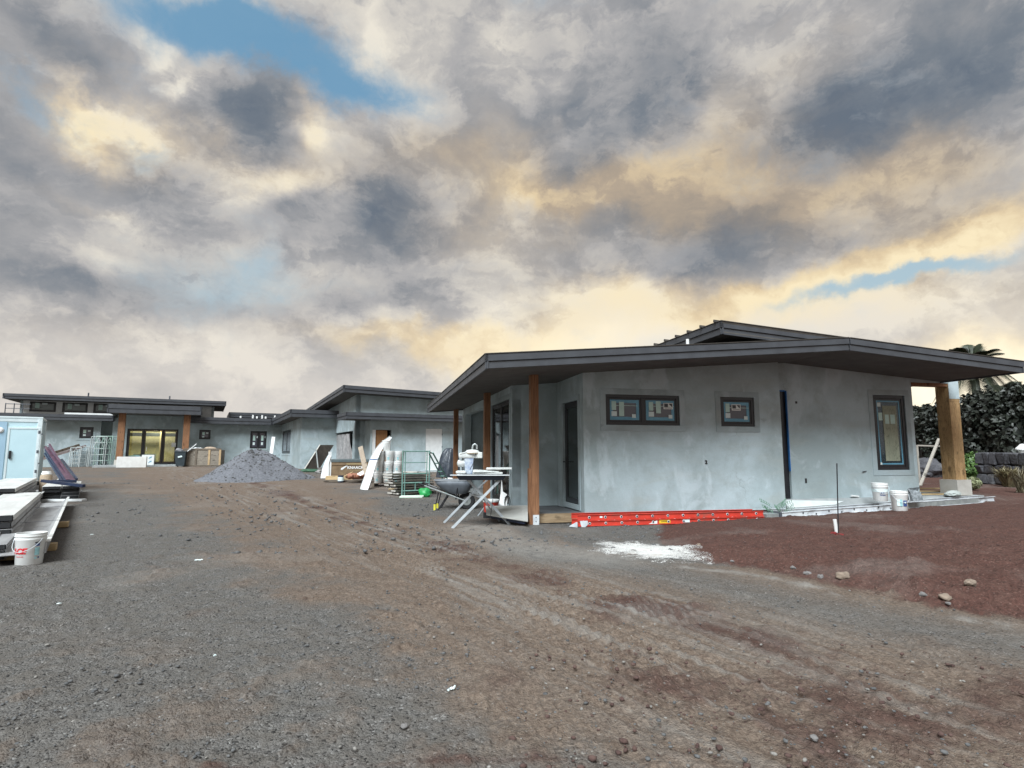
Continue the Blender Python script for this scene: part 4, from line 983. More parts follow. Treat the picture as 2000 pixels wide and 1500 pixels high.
MB(TE).box(op[0], op[0]+.28, .04, .2, op[2], op[3]-.0).build('door_jamb', WHITEPAINT, H2)
MB(TE).box(op[0]-.3, op[1]+.3, 1.3, 1.35, .2, op[3]+.1).build('dark_room_sheet', BLACKFR, H2)  # black sheet standing in for shade behind the plastic
# roof of the high block
def P2_(a, b, dz=0): return Vector((a, b, rz1+sl2*(a-rA)+sb*(b-rfb)+dz))
bR = bEnd.y; aR = rA+15
def slab(z0, z1, ins, nm, mt, par):
    q = []
    for dz_ in (z0, z1):
        for b__ in (rfb+ins, bR-ins):
            for a__ in (rA+ins, aR-ins): q.append(tuple(P2_(a__, b__, dz_)))
    return MB().hexa(q).build(nm, mt, par)
R2 = slab(-.06, .0, .02, 'roof', ROOFTOP, H2); slab(-RH+.03, -RH+.05, .05, 'soffit', SOFFIT, R2)
for (pa, pb, n__) in (((rA, rfb), (aR, rfb), (0, 1, 0)), ((rA, rfb), (rA, bR), (1, 0, 0)), ((rA, bR), (aR, bR), (0, -1, 0))):
    for (z0, z1, o0) in ((-RH, -RH*.52, .035), (-RH*.48, .01, 0)):
        q = []
        for z in (z0, z1):
            for o_ in (o0, .08):
                for p in (pa, pb): q.append(tuple(P2_(p[0], p[1], z)+Vector(n__)*o_))
        MB().hexa(q).build('fascia_board', FASCIA, R2)
flat_roof(F2, H2, q2(676, 808, -.8).x, aG1, -.8, BB2-.003, zc0, zc1-zc0)
# ------------------------------------------------------------------ left side: trailer and material stacks
TH4 = math.radians(36)
def bucket(loc, label, rt=.152, rb=.128, hh=.365, rot=0.0, lid=False, group=None, handle=True, mat=None, name='bucket'):
    e = empty(name, loc, rot, label, 'bucket', group); mt = mat or WHITEP
    MB().lathe([(rb*.96, 0), (rb, .006), (rb+(rt-rb)*.78, hh*.78), (rt, hh*.80), (rt, hh*.83), (rt-.006, hh*.835), (rt-.004, hh*.90), (rt+.003, hh*.905), (rt+.003, hh*.93), (rt-.003, hh*.935), (rt, hh*.98), (rt, hh), (rt-.008, hh), (rt-.010, hh*.7), (rb-.01, .02)], 32).build('body', mt, e, smooth=True)
    if lid: MB().lathe([(rt+.006, hh*.955), (rt+.008, hh+.004), (rt-.004, hh+.010), (rt-.02, hh+.004), (0.001, hh+.004)], 32, capb=False).build('lid', mt, e, smooth=True)
    if handle:
        pts = [(math.cos(t)*(rt+.008), -math.sin(t)*(rt*.45)-.02, hh*.86-math.sin(t)*(hh*.42)) for t in np.linspace(0.05, PI-.05, 14)]
        pts = [(x, (y-.02 if abs(x) < rt else y) , z) for x, y, z in pts]
        pts = [(p[0]*1.02, -math.sqrt(max(0, (rt+.012)**2-min(p[0]**2, (rt+.012)**2))), p[2]) for p in pts]
        MB().tube(pts, .0028, 6).build('handle', ALU, e)
    return e
def wrap(me, r, cx_ang, z, taper=0.0):
    for v in me.vertices:
        t = cx_ang + v.co.x/r; rr_ = r+.0015+v.co.z+taper*v.co.y
        v.co = (rr_*math.cos(t), rr_*math.sin(t), z+v.co.y)
def print_on(e, txt, size, r, ang, z, mat, shear=0, ext=.0006, off=0.0, taper=.06):
    me = text_mesh(txt, size, ext, shear, offset=off); wrap(me, r, ang, z, taper)
    me.materials.clear(); me.materials.append(mat); o = bpy.data.objects.new('lettering', me); COL.objects.link(o); o.parent = e; return o
REDINK = M('red_ink', (.62, .02, .03), (.55, .02, .03), 5, .5); BLUEINK = M('blue_ink', (.04, .08, .22), (.03, .06, .18), 5, .5); TEALINK = M('teal_ink', (.30, .52, .54), (.24, .45, .48), 30, .5)
p = gat(56, 1102)
B0 = bucket(p, 'open white plastic bucket with red lettering at the near end of the channel stack')
face = math.atan2(-p.y, -p.x)
print_on(B0, 'ACE', .088, .140, face-math.radians(50), .165, REDINK, .25, off=.004)
print_on(B0, 'HARDWARE', .015, .137, face-math.radians(42), .105, REDINK)
for (u, z_, w_, h_, mt) in ((28, .262, .06, .012, BLACKFR), (27, .235, .045, .03, BLUEINK), (28, .16, .05, .09, TEALINK), (24, .085, .02, .02, TEALINK), (36, .088, .014, .018, BLUEINK)):
    b = MB(); n_ = 6; t0 = face+math.radians(u); rr_ = .1325+(z_/.365)*.019+.001
    vs = [((rr_+o_)*math.cos(t0+w_*(i/n_-.5)/rr_), (rr_+o_)*math.sin(t0+w_*(i/n_-.5)/rr_), z_+dz_) for o_ in (0,) for dz_ in (-h_/2, h_/2) for i in range(n_+1)]
    b.add(vs, [(i, i+1, i+n_+2, i+n_+1) for i in range(n_)]); b.build('label_print', mt, B0, fix=False)

F4 = Frame(at(100, 1041, .25).xy.to_3d(), TH4)
l4 = lambda px, py, z: F4.loc(at(px, py, z))
CHW = M('white_channel', (.62, .62, .60), (.50, .50, .48), 4, .5, 0, .15, 20, .004, streak=(1, .15, 1), c3=(.34, .33, .31))
CHG = M('grey_channel', (.34, .34, .34), (.22, .22, .225), 6, .6, 0, .25, 30, .005, streak=(1, .12, 1), c3=(.15, .145, .135))
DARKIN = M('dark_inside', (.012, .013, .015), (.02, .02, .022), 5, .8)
def channel_mesh(w, hgt, L, up=True, t=.006):
    b = MB()
    if up: # open side up
        b.box(-w/2, w/2, 0, L, 0, t); b.box(-w/2, -w/2+t, 0, L, t, hgt); b.box(w/2-t, w/2, 0, L, t, hgt)
        b.box(-w/2+t, -w/2+.03, 0, L, hgt-t, hgt); b.box(w/2-.03, w/2-t, 0, L, hgt-t, hgt)
    else:
        b.box(-w/2, w/2, 0, L, hgt-t, hgt); b.box(-w/2, -w/2+t, 0, L, 0, hgt-t); b.box(w/2-t, w/2, 0, L, 0, hgt-t)
    return b
def bundle(label, near, L, w, levels, top_mat, hgt=.075, gap=.092, z0=.1, name='channel_bundle', cols=1, jig=.05):
    """a bundle of long folded channels lying on timbers"""
    e = empty(name, F4.world((near[0], near[1], 0)), TH4, label, 'channel bundle', 'bundles of long channels beside the trailer')
    rr_ = random.Random(label)
    for c in range(cols):
        for k in range(levels):
            o = channel_mesh(w/cols-.01, hgt, L, up=False).build('channel', top_mat if k == levels-1 else CHG, e, bevel=.002)
            o.location = ((c-(cols-1)/2)*w/cols+rr_.uniform(-.01, .01), rr_.uniform(-jig, jig), z0+k*gap)
            d = MB().box(-(w/cols)/2+.02, (w/cols)/2-.02, .04, .09, .0, hgt-.01).build('dark_end_plug', DARKIN, o); d.location = (0, -.06, 0)  # black plug paints the shade inside the channel's open end
    return e
n1 = l4(27, 1006, .47); f1 = l4(95, 961, .47)
bundle('nearest bundle of pale channels, stacked above the open trough by the bucket', (n1.x-.30, n1.y+.0), f1.y-n1.y, .60, 4, CHW, z0=.12, gap=.092)
n1b = l4(28, 1049, .30)
bundle('low dark-ended bundle of channels just behind the lettered bucket', (n1b.x-.33, n1b.y-.02), 2.2, .55, 3, CHG, z0=.05, gap=.062, hgt=.055)
n2 = l4(32, 949, .63); f2 = l4(74, 930, .63)
bundle('rear bundle of pale channels against the trailer side', (n2.x-.36, n2.y), f2.y-n2.y, .72, 5, CHW, z0=.14)
n3 = F4.loc(gat(118, 977))
bundle('far bundle of black-ended channels under the purple tubes', (n3.x+.0, n3.y), 3.0, .80, 4, CHW, z0=.10, gap=.085, hgt=.07, cols=2)
# open troughs
def trough(label, ar, b0, b1, w, z, mat=CHG, hg=.13):
    e = empty('open_trough', F4.world((ar-w/2, b0, 0)), TH4, label, 'metal channel', 'open channels beside the trailer')
    b = MB(); L = b1-b0
    b.prism([(-w/2, 0, z+hg), (-w/2+.012, 0, z+hg), (-w/2+.07, 0, z+.012), (w/2-.10, 0, z+.012), (w/2-.012, 0, z+hg), (w/2, 0, z+hg), (w/2, 0, z), (-w/2, 0, z)], (0, L, 0)).build('channel', mat, e, bevel=.002)
    MB().box(-w/2-.03, -w/2+.012, 0.02, L-.02, z+hg+.001, z+hg+.008).build('lip', CHW, e); MB().box(w/2-.012, w/2+.03, 0.02, L-.02, z+hg+.001, z+hg+.008).build('lip', CHW, e)
    for u in (.28, .62): MB().bar((-w/2-.03, L*u, z+hg+.012), (w/2+.03, L*u+.2, z+hg+.012), .008, .005).build('strap', GREYPL, e)
    return e
tf = l4(121, 971, .25)
trough('long open grey trough nearest the driveway, beside the lettered bucket', 0.0, -.95, tf.y, .56, .12)
t2 = l4(40, 982, .3); t2f = l4(82, 934, .3)
trough('second open trough lying behind, between the rear bundle and the first trough', t2.x+.15, t2.y, t2f.y, .42, .16)
for (px, py, L, lb) in ((88, 1076, .75, 'pale timber bearer under the near end of the trough'), (117, 1030, .9, 'pale timber bearer sticking out from under the middle of the trough'), (8, 1094, .7, 'pale timber bearer at the left frame edge under the near bundle')):
    c = gat(px, py); e = empty('timber_bearer', (c.x, c.y, c.z), TH4-math.radians(4), lb, 'timber', 'timber bearers under the channels')
    MB().box(-L+.12, .12, -.09, .09, 0.005, .095).build('timber', PINE, e, bevel=.004)
c = gat(142, 979); e = empty('white_board', (c.x, c.y, c.z+.005), TH4-.5, 'white board lying flat on the ground right of the far channel bundle', 'board'); MB().box(-.75, .28, -.12, .10, 0, .05).build('board', WHITEPAINT, e, bevel=.003)

# steel tubes leaning over the far bundle
PURP = M('purple_steel', (.13, .060, .10), (.07, .035, .055), 6, .35, .2); NAVY = M('navy_steel', (.02, .035, .075), (.015, .02, .045), 6, .4, .1)
grp = 'steel tubes leaning beside the trailer'
rr_ = random.Random(5)
tubes = [((131, 938), (86, 873), PURP), ((134, 938), (90, 868), PURP), ((127, 940), (88, 880), NAVY), ((138, 939), (95, 871), PURP), ((142, 940), (98, 874), PURP), ((122, 942), (90, 890), NAVY), ((145, 940), (101, 876), PURP), ((150, 936), (118, 902), NAVY)]
words_ = ['leftmost', 'second', 'third', 'fourth', 'fifth', 'sixth', 'seventh', 'last']
tubes.sort(key=lambda t: t[0][0])
for i, (p0, p1, mt) in enumerate(tubes):
    a = atY(p0[0], p0[1], 14.6+.1*i); b = atY(p1[0]+(i*37%5-2)*1.2, p1[1]+(i*23%7-3)*1.5, 17.0+.12*(i*5%4))
    e = empty('steel_tube', a, 0, ('purple' if mt is PURP else 'navy')+' square steel tube leaning by the trailer, %s from the left at the foot' % words_[i], 'steel tube', grp)
    d = b-a; MB().bar((0, 0, 0), d, .050, .05).build('tube', mt, e, bevel=.004)
    MB().bar(d*.985, d*1.001, .055, .035).build('tube_end', WHITEP if i in (1, 4) else DARKIN, e)
for (p0, p1, Y0, Y1, mt, lb) in (((82, 939), (164, 949), 14.5, 13.9, NAVY, 'dark tube lying level across the far channel bundle, longest'), ((100, 940), (150, 940), 14.5, 14.8, NAVY, 'shorter dark tube lying behind the long level one')):
    a = atY(*p0, Y0); b = atY(*p1, Y1); e = empty('steel_tube', a, 0, lb, 'steel tube', grp); MB().bar((0, 0, 0), b-a, .07, .07).build('tube', mt, e, bevel=.004)
c = atY(92, 915, 17.2); e = empty('cardboard_roll', (c.x, c.y, gzf(c.x, c.y)), 0, 'pale wrapped roll standing between trailer and purple tubes', 'roll')
MB().lathe([(.14, 0), (.15, .05), (.15, .55), (.13, .6)], 16, capt=True).build('roll', M('cardboard', (.42, .33, .24), (.34, .26, .18)), e, smooth=True)
MB().lathe([(.12, .60), (.13, .62), (.10, .70)], 16, capt=True).build('cap', WHITEP, e, smooth=True)

# trailer
top = atY(83, 816, 18.0)
FT = Frame((top.x, top.y, 0), TH4); gzt = gzf(top.x, top.y)
TRB = M('trailer_skin', (.52, .70, .76), (.46, .64, .70), 1.2, .35, 0, .06, 15, .01)
TRW = M('trailer_trim', (.66, .74, .76), (.56, .64, .66), 3, .4)
TR = empty('cargo_trailer', FT.world((-2.5, 1, 0)), TH4, 'pale blue enclosed cargo trailer at the left edge behind the channel bundles', 'trailer')
def tp(a, b): return (a+2.5, b-1)
zt = top.z; zb = .42
bx = lambda a0, a1, b0, b1, z0, z1, T=None: MB().box(a0+2.5, a1+2.5, b0-1, b1-1, z0, z1)
bx(-5, -.04, .02, 2.0, zb, zt-.03).build('body', TRB, TR, bevel=.01)
bx(-5.02, .02, -.0, 2.02, zt-.04, zt+.02).build('roof', TRW, TR, bevel=.01)
bx(-.10, .02, -.005, .10, zb-.02, zt-.05).build('corner_post', TRW, TR, bevel=.01); bx(-.10, .02, 1.92, 2.02, zb-.02, zt-.05).build('corner_post', TRW, TR, bevel=.01)
bx(-5.02, .02, -.006, .05, zb-.04, zb+.06).build('rub_rail', TRW, TR); bx(-5.0, -.10, .004, .02, zt-.14, zt-.05).build('top_rail', TRW, TR)
la = lambda px, py=880: FT.hit(px, py, 1, 0)
x0 = la(16).x; x1 = la(73).x; zd1 = la(40, 838).z
dd = bx(x0, x1, -.004, .018, zb+.1, zd1).build('door', TRB, TR, bevel=.004)
b = MB(Matrix.Translation((2.5, -1, 0))); ring(b, x0-.05, x1+.03, zb+.07, zd1+.05, .05, -.014, .018); b.build('door_frame', TRW, TR, bevel=.003)
hq = la(15, 888); MB(Matrix.Translation((2.5, -1, 0))).box(hq.x+.02, hq.x+.08, -.05, -.005, hq.z-.12, hq.z+.12).build('handle', BLACKFR, dd, bevel=.01)
for z_ in (.7, 1.3, 1.9): bx(x1-.02, x1+.03, -.022, -.004, z_, z_+.09).build('hinge', GREYPL, dd)
x2 = la(9).x; bx(-5, x2, -.004, .018, zb+.06, zt-.16).build('side_panel', M('trailer_blue', (.34, .50, .62), (.30, .45, .57), 1.2, .35, 0, .06, 15, .01), TR)
lq = la(0, 840); MB(Matrix.Translation((2.5, -1, 0))).lathe([(.09, 0), (.09, .02), (.05, .05)], 16, capt=True).build('marker_lamp', WHITEP, TR).location = (0, 0, 0)
TR_l = [c for c in COL.objects if c.name.startswith('marker_lamp')][0]; TR_l.data.transform(Matrix.Translation((-2.5, 1, 0))); TR_l.data.transform(Matrix.Rotation(PI/2, 4, 'X')); TR_l.location = (lq.x+2.5, -1-.0, lq.z)
for (px, py) in ((82, 848), (76, 905)): r_ = la(px, py); bx(r_.x-.02, r_.x+.02, -.02, -.006, r_.z-.02, r_.z+.02).build('bolt', GREYPL, TR)
for a_ in (-3.2, -2.4):
    w = MB(Matrix.Translation((a_+2.5, -1-.02, .36)) @ Matrix.Rotation(PI/2, 4, 'X')).lathe([(.34, -.1), (.36, -.06), (.36, .08), (.34, .1), (.2, .1)], 24, capb=True, capt=True).build('wheel', DARKIN, TR, smooth=True)
bx(-4.5, .3, .9, 1.1, .28, .40).build('chassis', DARKIN, TR)
# ------------------------------------------------------------------ in front of the far house
def tubes_obj(name, loc, rz, label, cat, segs, mat, r=.022, group=None, part='tube'):
    e = empty(name, loc, rz, label, cat, group)
    for s_ in segs:
        MB().tube([s_[0], s_[1]], s_[2] if len(s_) > 2 else r, 8).build(part if len(s_) < 4 else s_[3], mat, e, smooth=True)
    return e
GRN = M('green_scaffold', (.20, .34, .30), (.13, .24, .21), 7, .5, .2, .15, c3=(.36, .42, .40)); GRNL = M('pale_green_scaffold', (.30, .42, .36), (.22, .32, .28), 7, .5, .2, .15)
GALV = M('galvanised_tube', (.36, .39, .38), (.26, .28, .28), 8, .45, .4)
def g3(px, b, py=900):
    p = F3.world(F3.hit(px, py, 1, b)); return Vector((p.x, p.y, gzf(p.x, p.y)))
def scaffold(px0, px1, pyb, pyt, bo, label, mat, braces=2, lean=.4):
    a = g3(px0, bo); b = g3(px1, bo); Y = a.y; z = gzf((a.x+b.x)/2, (a.y+b.y)/2); hh = atY(px0, pyt, Y+lean).z-z; w = math.hypot(b.x-a.x, b.y-a.y); ang = math.atan2(b.y-a.y, b.x-a.x)
    seg = [((0, 0, 0), (0, lean, hh), .03, 'leg'), ((w, 0, 0), (w, lean, hh), .03, 'leg'), ((0, lean, hh), (w, lean, hh), .03, 'bar')]
    for k in range(1, 5): seg.append(((w*.12, lean*k/5, hh*k/5), (w*.88, lean*k/5, hh*k/5), .022, 'rung'))
    seg += [((w*.12, lean*.1, hh*.1), (w*.12, lean*.95, hh*.95), .022, 'bar'), ((w*.88, lean*.1, hh*.1), (w*.88, lean*.95, hh*.95), .022, 'bar')]
    if braces: seg += [((w*.12, lean*.6, hh*.6), (w*.5, lean*.95, hh*.97), .018, 'brace'), ((w*.88, lean*.6, hh*.6), (w*.5, lean*.95, hh*.97), .018, 'brace')]
    return tubes_obj('scaffold_frame', (a.x, a.y, z), ang, label, 'scaffold', seg, mat, group='scaffold frames')
scaffold(134, 155, 912, 874, -1.1, 'low galvanised scaffold frame leaning under the small window of the far house', GALV)
scaffold(141, 170, 912, 873, -.75, 'second low frame just behind, overlapping the first, left of the green frames', GALV, 0)
scaffold(173, 204, 912, 853, -1.3, 'tall pale scaffold frame in the front of the group left of the entry', GALV)
scaffold(183, 215, 911, 852, -.95, 'tall green scaffold frame in the middle of the group left of the entry', GRNL)
scaffold(196, 224, 911, 853, -.6, 'rear scaffold frame of the group, nearest the cedar entry post', GRNL, 2)
for (p0, p1, lb) in (((84, 891), (155, 869), 'upper of two long rails leaning on the left wing wall'), ((84, 896), (168, 871), 'lower of two long rails leaning on the left wing wall')):
    a = F3.world(F3.hit(*p0, 1, -1.3)); b = F3.world(F3.hit(*p1, 1, -.25)); e = empty('long_rail', a, 0, lb, 'rail', 'rails on the far wall'); MB().bar((0, 0, 0), b-a, .10, .16).build('rail', OLDWOOD if 'upper' in lb else M('pinkish_rail', (.34, .28, .27), (.25, .2, .2)), e)
c = gat(257, 913); e = empty('white_carton', c, TH3, 'wide white carton on the ground in front of the lit entry', 'carton'); MB().box(-.82, .82, -.3, .3, 0, .68).build('carton', M('carton_white', (.70, .70, .68), (.62, .61, .59), 3, .8), e, bevel=.01)
MB().box(-.80, .80, -.28, .28, .68, .70).build('flap', MATS['carton_white'], e)
c = g3(289, -2.0); e = empty('foam_pack', (c.x, c.y, max(c.z, .50)), TH3, 'small white pack with blue printed marks, right of the wide white carton', 'pack')
MB().box(-.36, .36, -.2, .2, 0, .68).build('pack', WHITEPAINT, e, bevel=.01)
for (x, z_) in ((-.2, .2), (.12, .2), (-.2, .48), (.12, .48)): MB().prism([(x-.1, -.202, z_-.08), (x+.1, -.202, z_+.02), (x+.1, -.202, z_+.1), (x-.02, -.202, z_+.04)], (0, -.003, 0)).build('printed_mark', BLUEFILM, e)
e = empty('blue_bag', atY(264, 892, 41.5), 0, 'light blue crumpled bag lying on the wide white carton', 'bag'); V, F_ = stone_proto(91, 2)
MB().add([(v[0]*.45, v[1]*.2, v[2]*.12+.03) for v in V], [tuple(f) for f in F_]).build('bag', M('blue_bag', (.22, .42, .55), (.16, .33, .45)), e, smooth=True)
# wheelie bin
c = g3(354, -3.6); e = empty('wheeled_bin', c, TH3-.2, 'dark wheeled rubbish bin overflowing, left of the plywood crate', 'bin')
BIN = M('bin_plastic', (.035, .05, .06), (.025, .038, .045), 4, .45)
MB().hexa([(-.26, -.28, .06), (.26, -.28, .06), (-.26, .28, .06), (.26, .28, .06), (-.33, -.36, 1.0), (.33, -.36, 1.0), (-.33, .36, 1.0), (.33, .36, 1.0)]).build('body', BIN, e, bevel=.02)
b = MB(); ring(b, -.36, .36, 0, .01, .001, 0, .001); MB().box(-.36, .36, -.39, .39, 1.0, 1.05).build('rim', BIN, e, bevel=.01)
MB().prism([(-.12, -.37, .60), (.14, -.37, .66), (.10, -.37, .76), (-.14, -.37, .70)], (0, -.01, 0)).build('label', STICKW, e)
for s in (-1, 1): MB(Matrix.Translation((s*.27, .3, .1)) @ Matrix.Rotation(PI/2, 4, 'Y')).lathe([(.1, -.03), (.1, .03)], 14, capt=True).build('wheel', DARKIN, e)
e2 = empty('foam_offcut', F3.world(F3.loc(atY(358, 884, c.y)))+Vector((0, 0, .0)), TH3, 'white slanting board sticking out of the wheeled bin', 'board'); e2.location.z = c.z+1.0
MB().bar((-.1, 0, -.3), (.75, 0, .55), .3, .05, up=(-.6, 0, .6)).build('board', WHITEPAINT, e2)
e3 = empty('rubbish_bag', (c.x-.2, c.y, c.z+1.05), 0, 'grey rubbish bag on top of the bin', 'bag'); V, F_ = stone_proto(92, 2)
MB().add([(v[0]*.25, v[1]*.25, v[2]*.25+.06) for v in V], [tuple(f) for f in F_]).build('bag', M('rubbish', (.22, .22, .23), (.12, .12, .13)), e3, smooth=True)
# plywood crate
c = g3(399, -3.3); PLY = wood_mat('weathered_ply', (.28, .245, .20), (.19, .165, .135), True, axis=0, osb=True)
e = empty('plywood_crate', c, TH3-.25, 'big weathered plywood crate full of offcuts in front of the far house', 'crate')
w_, d_, h_ = 1.16, .5, 1.12
MB().box(-w_, w_, -d_, -d_+.04, .10, h_).build('side_panel', PLY, e); MB().box(-w_, w_, d_-.04, d_, .10, h_).build('side_panel', PLY, e)
MB().box(-w_, -w_+.04, -d_+.04, d_-.04, .10, h_).build('end_panel', PLY, e); MB().box(w_-.04, w_, -d_+.04, d_-.04, .10, h_).build('end_panel', PLY, e)
for x in (-w_+.06, -.40, .42, w_-.06): MB().box(x-.06, x+.06, -d_-.04, -d_, .05, h_+.01).build('batten', PINEZ if x > 0 else OLDWOOD, e)
MB().box(-w_-.02, w_+.02, -d_-.045, -d_-.003, h_+.012, h_+.10).build('top_rail', OLDWOOD, e); MB().box(-w_-.02, w_+.02, -d_-.045, -d_-.003, .0, .10).build('skid', OLDWOOD, e)
MB().box(-w_+.04, w_-.04, -d_+.04, d_-.04, .10, .9).build('fill', OLDWOOD, e)
for k, (x, sz, mt, lb) in enumerate([(-.45, .34, WHITEPAINT, 'white crumpled wrap heaped at the left in the plywood crate'), (.3, .40, M('tan_sack', (.42, .33, .25), (.33, .25, .18)), 'tan sack heaped in the middle of the plywood crate'), (-.9, .22, WHITEPAINT, 'small white scrap at the left end of the plywood crate')]):
    V, F_ = stone_proto(60+k, 2); ee = empty('scrap_heap', e.location+Matrix.Rotation(TH3-.25, 3, 'Z') @ Vector((x, 0, h_-.05)), k, lb, 'scrap', 'scraps in the crate')
    MB().add([(v[0]*sz, v[1]*sz, v[2]*sz*.8+.08) for v in V], [tuple(f) for f in F_]).build('scrap', mt, ee, smooth=True)
# gravel pile
def pile():
    c = atY(492, 925, 25.2); n = 120; m = 44; vs = []; fs = []
    for i in range(m+1):
        for k in range(n):
            t = 2*PI*k/n; rr_ = i/m; ct, st_ = math.cos(t), math.sin(t)
            x = c.x+2.2*rr_*ct*(1+.12*math.sin(2*t+1)+.10*math.sin(5*t)); y = c.y+2.0*rr_*st_*(1+.1*math.sin(3*t)); vs.append((x, y, rr_, t))
    V = np.array(vs); hh = np.interp(V[:, 2], [0, .10, .25, .5, .75, .92, 1.0], [1.20, 1.17, 1.03, .66, .29, .07, -.03])
    hh = hh*(1+.07*np.sin(3*V[:, 3]+.5)*(V[:, 2] > .02))
    z = gz(V[:, 0], V[:, 1])+hh+.26*(fbm(V[:, 0]*1.6, V[:, 1]*2.2, 5, .6)-.5)*(V[:, 2] < .98)+.05*(fbm(V[:, 0]*11, V[:, 1]*11, 3)-.5)
    for i in range(m):
        for k in range(n): a = i*n+k; b = i*n+(k+1) % n; fs.append((a, b, b+n, a+n))
    mt = M('bluestone_gravel', (.17, .175, .195), (.115, .12, .134), 14, .95, 0, 1.0, 26, .05, c3=(.17, .18, .20))
    o = MB().add([(V[i, 0], V[i, 1], z[i]) for i in range(len(V))], fs).build('gravel_pile', mt, smooth=True, fix=False); tag(o, 'bluish grey heap of fine gravel dumped on the driveway before the far house', 'gravel pile')
    rs = np.random.RandomState(4); V3, F3_ = stone_proto(77, 1); b = MB()
    for _ in range(700):
        i = rs.randint(n*3, len(V)); s = rs.uniform(.02, .055); b.add([(V[i, 0]+v[0]*s, V[i, 1]+v[1]*s, z[i]+v[2]*s) for v in V3], [tuple(f) for f in F3_])
    s_ = b.build('pile_stones', STONEG, o, fix=False, kind='stuff')
pile()
# leaning plywood sheet with prop, white board, clutter behind the job box
A_ = gat(592, 921); B_ = atY(640, 918, A_.y+1.2); C_ = atY(625, 869, A_.y+2.0); D_ = atY(652, 869, A_.y+3.2)
B_ = Vector((D_.x-(C_.x-A_.x), D_.y-(C_.y-A_.y), A_.z))
e = empty('plywood_sheet', A_, 0, 'big dark plywood sheet tilted on a prop, right of the gravel heap', 'plywood'); n_ = (C_-A_).cross(B_-A_).normalized()
MB().prism([(0, 0, 0), tuple(B_-A_), tuple(D_-A_), tuple(C_-A_)], n_*.03).build('sheet', M('dark_ply', (.075, .062, .050), (.045, .038, .032), 4, .8), e)
MB().bar((0, 0, .0), C_-A_, .05, .05).build('edge_batten', PALECONC, e)
pr = atY(617, 877, (A_.y+C_.y)/2+.4); MB().bar(pr-A_, atY(621, 914, A_.y+.5)-A_, .06, .06).build('prop', GALV, e)
for k, (px, py, Y, w_, h_, lb) in enumerate([(528.5, 866, 38, .12, 1.1, 'narrow white board standing behind the gravel heap')]):
    c = atY(px, py, Y); z = gzf(c.x, c.y); e = empty('white_board', (c.x, c.y, z), .05, lb, 'board'); top_ = atY(530.5, 853, Y).z-z; MB().bar((0, 0, 0), (.10, .2, top_), .22, .04).build('board', WHITEPAINT, e)
V, F_ = stone_proto(33, 2); c = gat(606, 922); e = empty('green_net', c, .2, 'crumpled green netting at the foot of the tilted plywood', 'netting')
MB().add([(v[0]*.55, v[1]*.3, v[2]*.22+.05) for v in V], [tuple(f) for f in F_]).build('netting', M('dull_green', (.05, .12, .07), (.03, .08, .05)), e)
c = atY(636, 900, 25.5); e = empty('white_sack', (c.x, c.y, gzf(c.x, c.y)), 0, 'tall white sack standing left of the job box', 'sack'); MB().prism([(-.22, 0, 0), (.16, .05, 0), (.12, .1, .62), (.20, .12, .98), (.05, .13, 1.02), (-.06, .12, .8), (-.17, .08, .45)], (0, .14, 0)).build('sack', WHITEPAINT, e, bevel=.05)
c = gat(643, 931); e = empty('white_upright', c, TH2, 'slim white upright board at the left end of the job box', 'board'); MB().box(-.07, .07, -.02, .02, 0, 1.15).build('board', WHITEPAINT, e)
for k, (px, py) in enumerate(((628, 919), (634, 923), (624, 924))):
    c = gat(px, py); e = empty('rubble_bag', c, k, ['pale rubble sack left of the slim white upright', 'second rubble sack nearest the slim white upright', 'front rubble sack before the tilted plywood'][k], 'sack', 'rubble sacks'); V, F_ = stone_proto(40+k, 2)
    MB().add([(v[0]*.28, v[1]*.22, v[2]*.18+.07) for v in V], [tuple(f) for f in F_]).build('sack', M('rubble_sack', (.25, .24, .23), (.17, .165, .16)), e, smooth=True)
# job box
p0 = at(646, 937, .17); p1 = at(723, 936, .17); ang = TH2*.55
JB = empty('job_box', Vector(((p0.x+p1.x)/2, (p0.y+p1.y)/2, 0)), math.atan2(p1.y-p0.y, p1.x-p0.x), 'rusty tan steel job box with grey lid in front of the middle building', 'tool chest')
JW = (p1-p0).length/2; JB.location.z = gzf(JB.location.x, JB.location.y)
TAN = M('tan_steel', (.235, .165, .095), (.15, .098, .055), 3, .55, .1, .15, 20, .01, c3=(.10, .05, .03)); JG = M('grey_lid', (.10, .125, .13), (.07, .09, .095), 4, .5)
MB().box(-JW, JW, 0, .75, .12, .72).build('body', TAN, JB, bevel=.015); MB().box(-JW-.02, JW+.02, -.02, .77, .72, .86).build('lid', JG, JB, bevel=.02)
MB().box(-JW+.02, JW-.05, -.025, -.002, .60, .70).build('front_rail', TAN, JB); MB().box(-.2, .62, -.03, -.026, .635, .66).build('stripe', M('yellow_stripe', (.5, .42, .2), (.4, .3, .15)), JB)
for x in (-JW+.15, JW-.15): MB().box(x-.08, x+.08, .05, .7, 0, .12).build('skid', BLACKFR, JB)
for x in (-JW+.02, -JW+.30): MB().box(x-.012, x+.012, -.012, .0, .14, .60).build('rib', TAN, JB)
put_mesh('lettering', text_mesh('KNAACK', .165, .002, offset=.004), WHITEPAINT, JB, Matrix.Translation((.18, -.006, .49)) @ Matrix.Rotation(PI/2, 4, 'X'))
MB().prism([(-.42, -.006, .40), (-.36, -.006, .40), (-.14, -.006, .58), (-.20, -.006, .58), (-.42, -.006, .47)], (0, .004, 0)).build('emblem', WHITEPAINT, JB)
put_mesh('lettering', text_mesh('STORAGEMASTER', .055, .002), MATS['yellow_stripe'], JB, Matrix.Translation((.18, -.006, .36)) @ Matrix.Rotation(PI/2, 4, 'X'))
